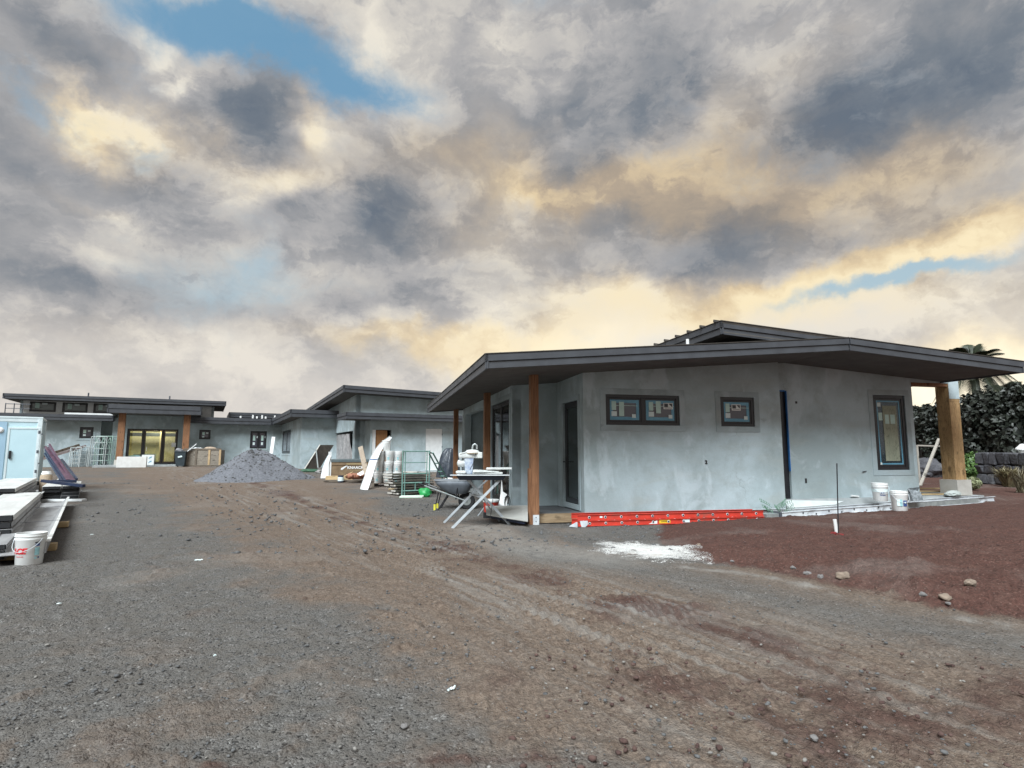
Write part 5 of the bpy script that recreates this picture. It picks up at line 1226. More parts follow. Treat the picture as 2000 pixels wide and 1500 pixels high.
# timber and scraps in front of it
c = at(668, 941, .17); e = empty('timber_block', (c.x, c.y, gzf(c.x, c.y)), .10, 'short stack of pale sawn timber in front of the job box', 'timber')
for k, (x0, x1, y0, z0, z1, mt) in enumerate([(-.62, .42, -.12, .10, .24, PINE), (-.70, 1.05, -.2, .02, .07, OLDWOOD), (.45, 1.3, -.1, .09, .16, OLDWOOD), (-.62, .42, .1, .10, .24, PINE)]): MB().box(x0, x1, y0, y0+.2, z0, z1).build('board', mt, e)
CLAY = M('clay_colour', (.33, .15, .09), (.22, .09, .055), 5, .8)
for k, (px, py, w) in enumerate(((684, 933, .26), (691, 933, .3), (700, 931, .34), (709, 930, .34))):
    c = atY(px, py, 22.6+.1*k); e = empty('clay_bag', (c.x, c.y, gzf(c.x, c.y)+.17), k*.7, ['leftmost reddish sack in the row before the job box', 'second reddish sack from the left before the job box', 'third reddish sack, under the white paper', 'rightmost reddish sack, beside the long white strip'][k], 'sack', 'reddish sacks before the job box')
    V, F_ = stone_proto(50+k, 2); MB().add([(v[0]*w*.6, v[1]*w*.6, v[2]*.19+.10) for v in V], [tuple(f) for f in F_]).build('sack', CLAY, e, smooth=True)
a = atY(697, 926, 22.4); e = empty('paper_scrap', a, 0, 'white paper wrap lying over the reddish sacks', 'paper'); MB().prism([(0, 0, 0), (.25, .1, .16), (.42, .1, .10), (.15, -.05, -.06)], (0, .1, .02)).build('paper', WHITEPAINT, e)
a = atY(672, 931, 22.3); b_ = atY(689, 922, 22.9); e = empty('timber_stick', a, 0, 'thin pale stick slanting up over the timber before the job box', 'stick'); MB().bar((0, 0, 0), b_-a, .05, .03).build('stick', PINE, e)
c = atY(666, 929, 22.9); e = empty('dark_tin', (c.x, c.y, gzf(c.x, c.y)+.02), 0, 'dark round tin standing under the front of the job box', 'tin'); MB().lathe([(.11, 0), (.115, .26)], 18, capt=True).build('tin', NAVY, e, smooth=True); MB().lathe([(.118, .05), (.118, .2)], 18, capb=False).build('label', STICKW, e)
a = atY(716, 926, 22.3); b_ = atY(704, 873, 23.6); e = empty('leaning_plank', a, 0, 'weathered plank leaning on the job box', 'plank'); MB().bar((0, 0, 0), b_-a, .19, .05, up=(0, -1, .3)).build('plank', wood_mat('grey_plank', (.34, .28, .22), (.25, .20, .15)), e)
# long white strip, bent
pts = [(atY(711, 956, 19.3), 15), (atY(722, 925, 19.8), 15), (atY(731, 896, 20.4), 15), (atY(744, 872, 20.9), 11), (atY(763, 854, 21.4), 6)]
pts[0] = (Vector((pts[0][0].x, pts[0][0].y, gzf(pts[0][0].x, pts[0][0].y))), 15)
e = empty('white_strip', pts[0][0], 0, 'long white bent panel strip leaning on the stack of white buckets', 'panel'); vs = []; fs = []; N = 24
P_ = [p[0]-pts[0][0] for p in pts]; Wd = [p[1]*20/1138/2 for p in pts]
def cr(i, t, A):
    p0, p1, p2, p3 = A[max(i-1, 0)], A[i], A[i+1], A[min(i+2, len(A)-1)]
    return 0.5*((2*p1)+(p2-p0)*t+(2*p0-5*p1+4*p2-p3)*t*t+(3*p1-p0-3*p2+p3)*t**3)
for k in range(N+1):
    f_ = k/N*(len(P_)-1); i = min(int(f_), len(P_)-2); t = f_-i; c = cr(i, t, P_); w = Wd[i]*(1-t)+Wd[i+1]*t
    d = (cr(i, min(t+.01, 1), P_)-cr(i, max(t-.01, 0), P_)).normalized(); x = d.cross(Vector((0, 1, 0))).normalized(); n__ = x.cross(d)
    for (u, o_) in ((-1, -.04), (-1, 0), (1, 0), (1, -.04), (.93, -.04), (.93, -.012), (-.93, -.012), (-.93, -.04)): vs.append(tuple(c+x*u*w+n__*o_))
for k in range(N):
    for j in range(8): a = k*8+j; b2 = k*8+(j+1) % 8; fs.append((a, b2, b2+8, a+8))
fs.append(tuple(range(8))); fs.append(tuple(N*8+j for j in range(8)))
MB().add(vs, fs).build('strip', WHITEPAINT, e)
c_ = cr(2, .0, P_); MB().bar(c_+Vector((-.15, -.06, -.02)), c_+Vector((.15, -.06, .0)), .05, .02).build('blue_tape', MATS['blue_tape'], e)
# pallet of white buckets
pc = gat(757, 950); PB_ = empty('pallet', pc, .08, 'wooden pallet under the stack of white buckets', 'pallet')
for k in range(6): MB().box(-.55, .55, -.1+k*.19, .02+k*.19, .10, .12).build('slat', OLDWOOD, PB_)
for x in (-.5, 0, .5): MB().box(x-.045, x+.045, -.1, .97, .0, .10).build('stringer', OLDWOOD, PB_)
tier = ['bottom', 'middle', 'top']; coln = ['left', 'centre', 'right']; rown = ['front', 'back']
for t_ in range(3):
    for r_ in range(2):
        for c_ in range(3):
            x = -.33+c_*.335-.02*(t_ == 0)+.03*(t_ == 2); y = .06+r_*.34; lp = pc+Matrix.Rotation(.08, 3, 'Z') @ Vector((x, y, .12+t_*.378))
            bk_ = bucket(lp, 'lidded white bucket, %s tier of the pallet, %s of the %s row' % (tier[t_], coln[c_], rown[r_]), lid=True, rot=random.uniform(-.8, .8), group='white buckets stacked on the pallet', handle=(r_ == 0))
            if r_ == 0: print_on(bk_, random.choice(['EIFS', 'BASE', 'COAT']), .05, .142, -PI/2-bk_.rotation_euler.z+.2, .20, TEALINK)
            if r_ == 0:
                bb = MB(); rr2 = .1435; n_ = 6; t0 = -PI/2-bk_.rotation_euler.z-.35
                bb.add([(rr2*math.cos(t0+.5*i/n_), rr2*math.sin(t0+.5*i/n_), z_) for z_ in (.07, .16) for i in range(n_+1)], [(i, i+1, i+n_+2, i+n_+1) for i in range(n_)]); bb.build('label_print', TEALINK, bk_, fix=False)
lp = pc+Vector((-.10, .1, .12+3*.378)); bucket(lp, 'single white bucket standing alone on top of the pallet stack', lid=True, group='white buckets stacked on the pallet')
a = gat(727, 948); e = empty('red_tub', a+Vector((0, .9, 0)), 0, 'small red tub between the white strip and the bucket pallet', 'tub'); MB().lathe([(.10, 0), (.13, .28)], 18).build('tub', RED, e, smooth=True)
# stack of scaffold planks
sp = gat(800, 966); SPK = empty('plank_stack', sp, .70, 'skewed stack of dirty scaffold planks behind the green guard frame', 'planks')
DP = M('dirty_plank', (.12, .115, .09), (.065, .07, .055), 5, .85, 0, .3, 20, .01, c3=(.22, .21, .19)); rr_ = random.Random(8)
for k in range(8):
    for j in range(2):
        o = MB().box(-.62, .72, -.14, .14, 0, .038).build('plank', DP, SPK, bevel=.004); o.location = (rr_.uniform(-.06, .06)-.03*k+.12, -.1+j*.3, .04+k*.078); o.rotation_euler.z = rr_.uniform(-.08, .08)
        o2 = MB().box(-.635, -.622, -.14, .14, 0, .040).build('plank_end', PALECONC, o)
for k, lb in enumerate(('short board lying loose on the scaffold planks', 'second short board crossing the loose one on the planks')):
    e = empty('loose_board', sp+Vector((.2-.2*k, .15, .62+.03*k)), .5-1.1*k, lb, 'board'); MB().box(-.3, .3, -.05, .05, 0, .03).build('board', PALECONC, e)
c = gat(769, 958); e = empty('plank_offcut', c, .3, 'pale offcut board on brown paper left of the scaffold planks', 'board'); MB().box(-.15, .15, -.25, .2, .02, .06).build('board', PINE, e); MB().box(-.2, .5, -.3, .1, 0, .02).build('board', OLDWOOD, e)
# green guard frame
def gp_(px, py, Y): return atY(px, py, Y)
g0 = gat(785, 971); Yf = g0.y; W0 = atY(839, 900, Yf+.35)
def fr_pt(u, z): return Vector(((W0.x-g0.x)*u, (W0.y-g0.y)*u, z))
Ht = atY(786, 880, Yf).z-g0.z
GF = empty('guard_frame', g0, 0, 'green tubular guard frame standing before the plank stack', 'scaffold')
for (u0, z0, u1, z1, r_, nm) in [(0, 0, 0, Ht, .021, 'leg'), (1, .15, 1, Ht, .021, 'leg'), (.09, .05, .09, Ht-.02, .016, 'bar'), (.9, .2, .9, Ht, .016, 'bar'), (0, Ht-.02, 1, Ht-.02, .018, 'rail'), (.05, Ht*.74, .92, Ht*.74, .012, 'rail'), (.02, Ht*.5, 1, Ht*.5, .02, 'rail'), (.02, Ht*.30, 1, Ht*.30, .02, 'rail'), (.02, .17, 1, .17, .02, 'rail'), (.48, .17, .48, Ht*.30, .014, 'bar')]:
    MB().tube([fr_pt(u0, z0), fr_pt(u1, z1)], r_, 8).build(nm, GRN, GF, smooth=True)
# folded stair frame
SF = empty('stair_frame', atY(872, 938, 17.6), 0, 'green folding stair rail slanting down right of the guard frame', 'scaffold'); o_ = SF.location.copy(); SF.location.z = o_.z
for (pa, pb, r_) in (((838, 885), (866, 938), .022), ((845, 884), (874, 936), .022), ((838, 884), (845, 885), .02), ((849, 905), (857, 905), .016), ((856, 921), (864, 921), .016), ((861, 930), (868, 930), .016)):
    a = atY(*pa, 16.9 if pa[1] < 890 else 17.3); b_ = atY(*pb, 17.6 if pb[1] > 930 else 17.2); MB().tube([a-o_, b_-o_], r_, 8).build('tube', GRN, SF, smooth=True)
MB().tube([Vector((0, 0, .02)), Vector((0, 0, gzf(o_.x, o_.y)-o_.z))], .03, 8).build('foot', GRN, SF)
# green bag, hose and other bits
def lump(name, px, py, sx, sy, sz, mat, label, cat, seed, lift=0.0, rot=0.0, sub=3):
    c = gat(px, py); V, F_ = stone_proto(seed, sub); e = empty(name, (c.x, c.y, c.z+lift), rot, label, cat)
    MB().add([(v[0]*sx, v[1]*sy, max(v[2], -.45)*sz+sz*.42) for v in V], [tuple(f) for f in F_]).build(cat.replace(' ', '_'), mat, e, smooth=True); return e
lump('green_bag', 830, 971, .17, .14, .26, M('bright_green', (.03, .36, .10), (.02, .25, .06), 9, .45), 'bright green plastic sack at the foot of the guard frame', 'sack', 21)
c = gat(803, 973)
for k in range(3):
    e = empty('pvc_pipe', c+Vector((0, .12*k-.1, .03+.005*k)), .02+.05*k, ['front pale plastic pipe lying before the guard frame', 'middle pale plastic pipe lying before the guard frame', 'back pale plastic pipe touching the guard frame'][k], 'pipe', 'pale pipes on the ground'); MB().tube([(-.30, 0, 0), (.32, 0, 0)], .032, 10).build('pipe', M('pale_green_pipe', (.50, .58, .50), (.40, .48, .40)), e, smooth=True)
def drape(name, loc, rb, rt, hgt, mat, label, cat, seed, lean=(0, 0), n=72, m=26, amp=.16):
    r = np.random.RandomState(seed); ph = r.rand(6)*6.28; vs = []; fs = []
    for j in range(m+1):
        v = j/m; z = hgt*math.sin(min(1, v*1.08)*PI/2); rad = rb+(rt-rb)*v**1.4; rad *= (1 if v < .8 else math.sqrt(max(.0, 1-((v-.8)/.205)**2)))
        for i in range(n):
            t = 2*PI*i/n; a = amp*(1-v*.75); k = 1+a*(math.sin(5*t+ph[0]+2.2*v)*.6+math.sin(9*t+ph[1]-3*v)*.45+.35*abs(math.sin(6.5*t+ph[2]+4*v)))+.06*math.sin(3*t+7*v+ph[3])
            vs.append((rad*k*math.cos(t)+lean[0]*v*hgt, rad*k*math.sin(t)*.8+lean[1]*v*hgt, z+.03*math.sin(4*t+ph[4])*v))
    for j in range(m):
        for i in range(n): a = j*n+i; b = j*n+(i+1) % n; fs.append((a, b, b+n, a+n))
    fs.append(tuple(m*n+i for i in range(n)))
    e = empty(name, loc, 0, label, cat); MB().add(vs, fs).build(cat, mat, e, smooth=True); return e
drape('black_tarp', gat(874, 932), .50, .12, 1.30, M('black_tarp', (.040, .050, .066), (.022, .028, .038), 6, .36, 0, .5, 8, .05), 'black tarpaulin draped over something tall by the far cedar post', 'tarpaulin', 22, (.12, 0))
lump('white_sack', 878, 941, .18, .16, .16, WHITEPAINT, 'small white sack at the foot of the black tarpaulin', 'sack', 23)
for k, (px, py, s) in enumerate(((765, 962, .07), (812, 985, .04), (905, 1012, .03))): pass
# wheelbarrow -------------------------------------------------------------
wb = gat(848, 997); Yb = wb.y
WBR = empty('wheelbarrow', wb, 0, 'grey wheelbarrow with black frame parked left of the tile saw', 'wheelbarrow')
L_ = lambda px, py, dy=0.0: atY(px, py, Yb+dy)-wb
TRAY = M('grey_tray', (.155, .175, .20), (.115, .13, .15), 5, .5, .1, .1)
rimL = L_(846, 938, .1); rimR = L_(922, 936, .25); lx = rimR.x-rimL.x; zr_ = rimL.z
def tray(t, zb_):
    vs = []; fs = []; n = 20; rings = [(0.0, 1.0, .31), (.35, .93, .29), (.75, .72, .23), (1.0, .46, .17)]
    for (dz_, k, hw) in rings:
        for i in range(n):
            a = 2*PI*i/n; ca, sa = math.cos(a), math.sin(a); ca = math.copysign(abs(ca)**.55, ca); sa = math.copysign(abs(sa)**.55, sa)
            vs.append((rimL.x+lx*(.5+.12*dz_*1)+ca*lx*.5*k*t, .3+sa*hw*t, zr_-dz_*.31+(1-t)*.05))
    for j in range(3):
        for i in range(n): a = j*n+i; b = j*n+(i+1) % n; fs.append((a, b, b+n, a+n))
    fs.append(tuple(3*n+i for i in range(n))); return MB().add(vs, fs)
tr_ = tray(1, 0).build('tray', TRAY, WBR, smooth=True); so_ = tr_.modifiers.new('thick', 'SOLIDIFY'); so_.thickness = .006
n = 20; pts = []
for i in range(n+1):
    a = 2*PI*i/n; ca, sa = math.cos(a), math.sin(a); ca = math.copysign(abs(ca)**.55, ca); sa = math.copysign(abs(sa)**.55, sa); pts.append((rimL.x+lx*.5+ca*lx*.5, .3+sa*.31, zr_))
MB().tube(pts, .011, 6).build('rim', M('rim_grey', (.34, .36, .38), (.25, .27, .29)), WBR, smooth=True)
for s, dy in ((0, .05), (1, .55)):
    h0 = L_(820, 945, 0)+Vector((0, dy-.1 if s == 0 else dy, 0)); h1 = L_(910, 985, 0)+Vector((0, dy+.03 if s == 0 else dy-.2, .0)); h1.z = .20
    MB().tube([h0, h0+(h1-h0)*.98], .017, 8).build('handle', GALV if s == 0 else BLACKFR, WBR, smooth=True); MB().tube([h0-(h1-h0)*.02, h0+(h1-h0)*.10], .022, 8).build('grip', DARKIN, WBR, smooth=True)
    x_ = L_(856, 960).x; MB().tube([(x_, dy, .40), (x_-.08, dy, .02), (x_+.0, dy, .01), (x_+.20, dy, .34)], .014, 8).build('leg', BLACKFR, WBR, smooth=True)
    MB().box(x_-.105, x_-.06, dy-.022, dy+.022, 0, .13 if s == 0 else .11).build('leg_tape', M('yellow_tape', (.62, .58, .05), (.5, .45, .04)), WBR)
    MB().tube([(L_(890, 960).x, dy, .24), (L_(893, 960).x, dy, .5)], .014, 8).build('strut', BLACKFR, WBR)
wx = L_(905, 985).x; TW = Matrix.Translation((wx+.05, .32, .19)) @ Matrix.Rotation(PI/2, 4, 'X')
tyre = MB(TW).lathe([(.10, -.045), (.165, -.05), (.19, -.03), (.195, 0), (.19, .03), (.165, .05), (.10, .045)], 26, capb=False).build('tyre', DARKIN, WBR, smooth=True)
MB(TW).lathe([(.02, -.05), (.03, -.03), (.105, -.025), (.105, .025), (.03, .03), (.02, .05)], 20, capt=True).build('wheel_rim', GALV, WBR, smooth=True)
# tile saw on its stand -----------------------------------------------------
sw0 = gat(883, 1032); TS_ = empty('tile_saw', sw0, 0, 'wet tile saw with white dusty head on a crossed folding stand beside the cedar post', 'tile saw')
S_ = lambda px, py, Y: atY(px, py, Y)-sw0
LEGM = M('leg_grey', (.48, .52, .55), (.36, .40, .43), 8, .45, .2, .1, c3=(.25, .24, .23))
Ya = sw0.y
def leg(p0, Y0, p1, Y1, w=.045):
    a = S_(*p0, Y0); b = S_(*p1, Y1); MB().bar(a, b, w, .028, up=(0, 1, 0)).build('leg', LEGM, TS_, bevel=.003)
g2 = gat(867, 1021); g3 = gat(996, 1025)
leg((883, 1032), Ya, (979, 935), Ya+.05); leg((996, 1025), g3.y, (911, 934), Ya+.10)
leg((867, 1021), g2.y, (921, 966), g2.y-.05, .04); leg((921, 966), g2.y, (955, 934), g2.y+.0, .03)
g4 = gat(933, 1008); leg((933, 1008), g4.y, (950, 985), g4.y-.05, .02); leg((975, 1018), g2.y+.1, (930, 955), g2.y, .025)
MB().bar(S_(919, 965, g2.y), S_(941, 971, Ya+.1), .045, .03).build('cross_bar', LEGM, TS_)
zt_ = S_(900, 931, Ya).z
t0 = S_(893, 930, Ya+.2); t1 = S_(989, 930, Ya+.2); pan = MB().hexa([(t0.x+.06, -.02, zt_-.06), (t1.x-.05, -.02, zt_-.06), (t0.x+.06, .48, zt_-.06), (t1.x-.05, .48, zt_-.06), (t0.x, -.08, zt_+.02), (t1.x, -.08, zt_+.02), (t0.x, .54, zt_+.02), (t1.x, .54, zt_+.02)]).build('water_pan', M('navy_pan', (.02, .03, .055), (.015, .02, .035), 6, .4), TS_, bevel=.004)
MB().box(t0.x-.10, t1.x+.06, -.09, .02, zt_+.022, zt_+.036).build('rail', ALU, TS_); MB().box(t0.x-.02, t1.x+.03, .42, .50, zt_+.022, zt_+.045).build('rail', ALU, TS_)
DUST = M('dusty_white', (.62, .64, .62), (.48, .50, .49), 12, .8, 0, .4, 40, .01, c3=(.35, .36, .36))
x_ = lambda px: S_(px, 930, Ya+.2).x; z_ = lambda py, Y=None: S_(900, py, Y or Ya+.2).z
MB().box(x_(924), x_(982), .05, .40, zt_+.045, zt_+.075).build('table', DUST, TS_, bevel=.005)
MB().hexa([(x_(925), .0, zt_+.08), (x_(975), .05, zt_+.08), (x_(925), .4, zt_+.08), (x_(975), .4, zt_+.08), (x_(925), .0, zt_+.12), (x_(975), .05, zt_+.09), (x_(925), .4, zt_+.12), (x_(975), .4, zt_+.09)]).build('tile_tray', DUST, TS_)
MB().box(x_(950), x_(1000), .10, .38, zt_+.12, zt_+.155).build('side_table', DUST, TS_, bevel=.008)
MB().bar((x_(985), .25, zt_+.03), (x_(985), .25, zt_+.12), .08, .08).build('bracket', BLACKFR, TS_)
MB().box(x_(891), x_(911), .08, .36, zt_+.045, zt_+.10).build('motor_base', DUST, TS_, bevel=.02)
MB().hexa([(x_(909), .14, zt_+.04), (x_(923), .14, zt_+.04), (x_(909), .3, zt_+.04), (x_(923), .3, zt_+.04), (x_(907), .14, z_(893)), (x_(925), .14, z_(893)), (x_(907), .3, z_(893)), (x_(925), .3, z_(893))]).build('column', M('blue_white_column', (.45, .50, .54), (.22, .28, .40), 14, .5), TS_, bevel=.008)
MB(Matrix.Translation((x_(901), .22, z_(905))) @ Matrix.Rotation(PI/2, 4, 'Y')).lathe([(.02, -.08), (.062, -.06), (.062, .05), (.04, .08)], 20, capt=True).build('motor', DUST, TS_, smooth=True)
MB().box(x_(896), x_(925), .12, .32, z_(895), z_(884)).build('head', DUST, TS_, bevel=.03); MB().box(x_(918), x_(942), .14, .30, z_(895), z_(883)).build('blade_guard', DUST, TS_, bevel=.012)
MB(Matrix.Translation((x_(922), .22, z_(884)))).lathe([(.13, -.02), (.135, .0), (.125, .02), (.10, .045), (.04, .055)], 24, capt=True).build('motor_cap', DUST, TS_, smooth=True); MB(Matrix.Translation((x_(922), .22, z_(884)))).lathe([(.137, -.012), (.137, -.004)], 24, capb=False).build('brass_ring', PINE, TS_)
hp = [(x_(922), .22, z_(878)), (x_(923), .22, z_(870)), (x_(927), .22, z_(867)), (x_(931), .22, z_(870)), (x_(931), .22, z_(877))]; MB().tube(hp, .018, 8).build('grip', GALV, TS_, smooth=True)
MB().tube([(x_(897), .16, z_(893)), (x_(900), .12, z_(886)), (x_(912), .13, z_(883))], .012, 8).build('lever', DUST, TS_, smooth=True)
cb = [(x_(930), .1, z_(885)), (x_(925), .06, z_(905)), (x_(919), .04, z_(917))]; MB().tube(cb, .006, 6).build('cable', DARKIN, TS_)
cb = [(x_(966), -.05, zt_-.05), (x_(965), -.06, zt_-.30), (x_(962), -.03, zt_-.5), (x_(957), .05, .08), (x_(950), .1, .02)]; MB().tube(cb, .005, 6).build('cable', DARKIN, TS_)
# cooler, sheet, coil, grey board -----------------------------------------
pcool = atY(959, 988, 11.9); e = empty('drink_cooler', (pcool.x, pcool.y, gzf(pcool.x, pcool.y)), 0, 'red tub with a white lid behind the tile saw legs', 'cooler')
MB().lathe([(.135, 0), (.145, .05), (.155, .20), (.16, .21)], 26).build('tub', RED, e, smooth=True); MB().lathe([(.165, .205), (.168, .24), (.15, .255), (.02, .262)], 26, capt=True).build('lid', WHITEP, e, smooth=True); e.location.z += .12
MB().box(-.15, .15, -.12, .12, -.12, -.002).build('base', DARKIN, e)
q_ = atY(983, 984, 12.05); e = empty('white_sheet', (q_.x, q_.y, .16), -.1, 'white plastic offcut standing beside the red tub', 'sheet'); MB().prism([(-.10, 0, 0), (.06, 0, 0), (.09, .1, .28), (-.02, .1, .35), (-.05, .12, .62), (-.07, .1, .3)], (0, .015, 0)).build('sheet', WHITEP, e)
q_ = atY(991, 981, 12.1); e = empty('hose_coil', (q_.x, q_.y, .30), 0, 'black coiled hose hung at the house corner beside the white offcut', 'hose')
for k in range(4): MB().tube([(.0+.055*math.cos(t), .02*k-.03, .13*math.sin(t)) for t in np.linspace(0, 2*PI, 17)], .011, 6).build('loop', DARKIN, e, smooth=True)
MB().tube([(.0, 0, .12), (-.01, 0, .42)], .01, 6).build('tail', DARKIN, e)
A_ = gat(950, 1004); e = empty('cement_board', (A_.x, A_.y, A_.z), 0, 'grey cement board tilted on the ground between the saw and the cedar post', 'board')
a = atY(950, 1005, 10.9)-A_; b_ = atY(1031, 1018, 10.35)-A_; c_ = atY(1031, 987, 11.2)-A_; d_ = atY(948, 988, 11.7)-A_; nn = (b_-a).cross(d_-a).normalized()
MB().prism([tuple(a), tuple(b_), tuple(c_), tuple(d_)], nn*-.012).build('board', M('cement_board', (.40, .40, .37), (.33, .33, .31), 3, .85, 0, .15, 30, .005), e)
MB().bar(a+Vector((.1, .12, -.06)), b_+Vector((-.05, .1, -.035)), .03, .05).build('blue_batten', NAVY, e)
for k, (px, py) in enumerate(((1010, 1012),)): pass
e = empty('pebble_ring', gat(1010, 1035), 0, None); bpy.data.objects.remove(e)
# red ladder ---------------------------------------------------------------
def ladder(p0, p1, zt0, zt1, mat, label, hgt=.11, rails=2, sep=.40, two=True, holes=True, name='extension_ladder', bottom=None, holemat=None, zig=False):
    """ladder lying on its side: rails run from p0 to p1 (world xy), stacked one above the other"""
    d = Vector((p1.x-p0.x, p1.y-p0.y, zt1-zt0)); L = d.length; ang = math.atan2(d.y, d.x); tilt = math.asin(d.z/L)
    e = empty(name, (p0.x, p0.y, zt0), 0, label, 'ladder'); e.rotation_euler = Euler((0, -tilt, ang))
    rr = [(-hgt, 0.0)]
    if two: rr = [(-hgt+.002, 0.0), (-2*hgt-.002, -hgt-.006)]
    for k, (z0, z1) in enumerate(rr):
        for j in range(2):     # front rails near the viewer and their partners behind
            y = j*.34+(.0 if k == 0 else -.02)
            b = MB(); b.box(0, L, y+.010, y+.016, z0+.010, z1-.010); b.box(0, L, y-.006, y+.030, z1-.010, z1); b.box(0, L, y-.006, y+.030, z0, z0+.010); b.build('rail', mat, e, bevel=.002)
            if j == 0 and holes:
                n = int((L-.25)/.3048)+1
                for i in range(n):
                    x = .22+i*.3048
                    if x > L-.05: break
                    zc = (z0+z1)/2+((.018 if i % 2 else -.018) if zig else 0)
                    MB(Matrix.Translation((x, y+.0085, zc)) @ Matrix.Rotation(PI/2, 4, 'X')).lathe([(.013 if zig else .024, 0), (.013 if zig else .024, .006), (.017, .008)], 14, capt=False, capb=False).build('rung_collar', ALU if not zig else GREYPL, e)
                    MB(Matrix.Translation((x, y+.0045, zc)) @ Matrix.Rotation(PI/2, 4, 'X')).lathe([(.012 if zig else .017, 0), (.012 if zig else .017, .002)], 12, capt=True).build('rung_end', DARKIN, e)
            if j == 1:
                n = int((L-.25)/.3048)+1
                for i in range(n):
                    x = .22+i*.3048
                    if x < L-.05: MB().tube([(x, .034, (z0+z1)/2), (x, .335, (z0+z1)/2)], .014, 8).build('rung', ALU, e)
    return e, L
p0 = at(1128, 1006, .208); p1 = at(1491, 997.7, .205)
LD, LL = ladder(p0, p1, .208, .205, RED, 'long red extension ladder lying on its side along the foot of the near house', hgt=.098)
for (x, w, z0, z1, mt, nm) in ((1.35, .17, -.185, -.125, STICKW, 'warning_label'), (1.56, .22, -.18, -.115, M('yellow_label', (.75, .50, .03), (.65, .42, .02)), 'warning_label'), (2.03, .14, -.175, -.12, STICKW, 'label'), (.42, .05, -.06, -.03, STICKW, 'label')):
    if nm == 'warning_label' and x < 1.4: MB().prism([(x, -.0115, z0), (x+w, -.0115, z0), (x+w, -.0115, z1)], (0, -.002, 0)).build(nm, mt, LD)
    else: MB().box(x, x+w, -.0135 if z1 < -.1 else .006, -.0105 if z1 < -.1 else .0095, z0, z1).build(nm, mt, LD)
me = text_mesh('DANGER', .035, .0008); put_mesh('lettering', me, BLACKFR, LD, Matrix.Translation((1.67, -.0155, -.148)) @ Matrix.Rotation(PI/2, 4, 'X'))
MB().prism([(.03, -.03, -.10), (.18, -.03, -.10), (.18, -.03, -.17), (.08, -.03, -.25), (.05, -.03, -.17)], (0, .006, 0)).build('foot', ALU, LD)
MB().prism([(-.16, -.05, -.19), (-.02, -.05, -.12), (-.02, -.05, -.21)], (0, .06, 0)).build('foot', ALU, LD)
# aluminium ladder
p0 = at(1524, 1001, .15); p1 = at(1942, 969.5, .345); pm = at(1745, 985, .25)
AL, L2 = ladder(p0, pm, .150, .250, ALU, 'aluminium ladder lying on its side along the porch slab, left of the two buckets', hgt=.115, two=False, zig=True)
MB().box(-.02, .03, -.01, .36, -.118, .004).build('end_cap', GREYPL, AL); MB().box(-.30, -.02, .02, .30, -.10, -.02).build('end_foot', GALV, AL)
AL2, L3 = ladder(pm+Vector((.05, .1, 0)), p1, .252, .345, ALU, 'second aluminium length with its hollow side out, right of the buckets', hgt=.115, two=False, zig=True, holes=False)
MB().box(0, L3, -.02, .004, -.117, -.108).build('flange', ALU, AL2); MB().box(0, L3, -.02, .004, -.006, .003).build('flange', ALU, AL2)
MB().box(.02, L3-.5, -.012, -.002, -.105, -.010).build('web', GALV, AL2)
# two white buckets on the right
c = at(1720, 978.5, .315); b1 = bucket(Vector((c.x, c.y, .315)), 'white bucket with blue two-line print standing on the porch slab by the tall window', rot=0, hh=.37)
f_ = math.atan2(-c.y, -c.x); print_on(b1, 'Behr', .038, .140, f_+.35, .17, BLUEINK, off=.002); print_on(b1, 'Marquee', .03, .138, f_+.35, .13, BLUEINK, off=.002)
MB().lathe([(.1435, .19), (.1465, .25)], 32, capb=False).build('splash', STICKW, b1)
c = gat(1758, 999); b2 = bucket(c, 'lidless white bucket with blue emblem standing on the red dirt before the aluminium ladder', rot=0, hh=.38)
f_ = math.atan2(-c.y, -c.x)
for k, (da, z_b, w_, h__, mt) in enumerate(((.72, .15, .075, .11, BLUEINK), (.72, .165, .03, .03, STICKW), (.2, .16, .045, .13, TEALINK), (-.1, .16, .05, .12, STICKW))):
    rr_2 = .1425+.001*k; n_ = 6; t0 = f_+da; MB().add([(rr_2*math.cos(t0+w_*(i/n_-.5)/rr_2), rr_2*math.sin(t0+w_*(i/n_-.5)/rr_2), z_b+dz_) for dz_ in (-h__/2, h__/2) for i in range(n_+1)], [(i, i+1, i+n_+2, i+n_+1) for i in range(n_)]).build('label_print', mt, b2, fix=False)
# grey bag cone next to it, pale bag, boards on the slab
c = at(1787, 977, .325); e = empty('cement_bag', (c.x, c.y, .325), .3, 'half empty grey cement bag leaning at the house corner', 'bag')
MB().add([(-.14, -.08, 0), (.14, -.08, 0), (.14, .08, 0), (-.14, .08, 0), (-.17, -.05, .16), (.10, -.06, .17), (.16, .06, .18), (-.12, .06, .17), (-.20, -.02, .24), (.02, -.03, .20), (.20, .02, .27), (-.02, .04, .25)], [(0, 1, 5, 4), (1, 2, 6, 5), (2, 3, 7, 6), (3, 0, 4, 7), (4, 5, 9, 8), (5, 6, 10, 9), (6, 7, 11, 10), (7, 4, 8, 11), (0, 3, 2, 1)]).build('bag', M('bag_grey', (.30, .33, .35), (.13, .15, .16), 14, .7, 0, .8, 20, .03), e)
c = at(1851, 968, .34); V, F_ = stone_proto(81, 3); e = empty('white_bag', (c.x, c.y-.15, .342), 0, 'translucent white bag slumped at the foot of the plinth', 'bag'); MB().add([(v[0]*.17, v[1]*.12, max(v[2], -.3)*.13+.05) for v in V], [tuple(f) for f in F_]).build('bag', M('film_white', (.50, .54, .52), (.38, .42, .40), 9, .4), e, smooth=True)
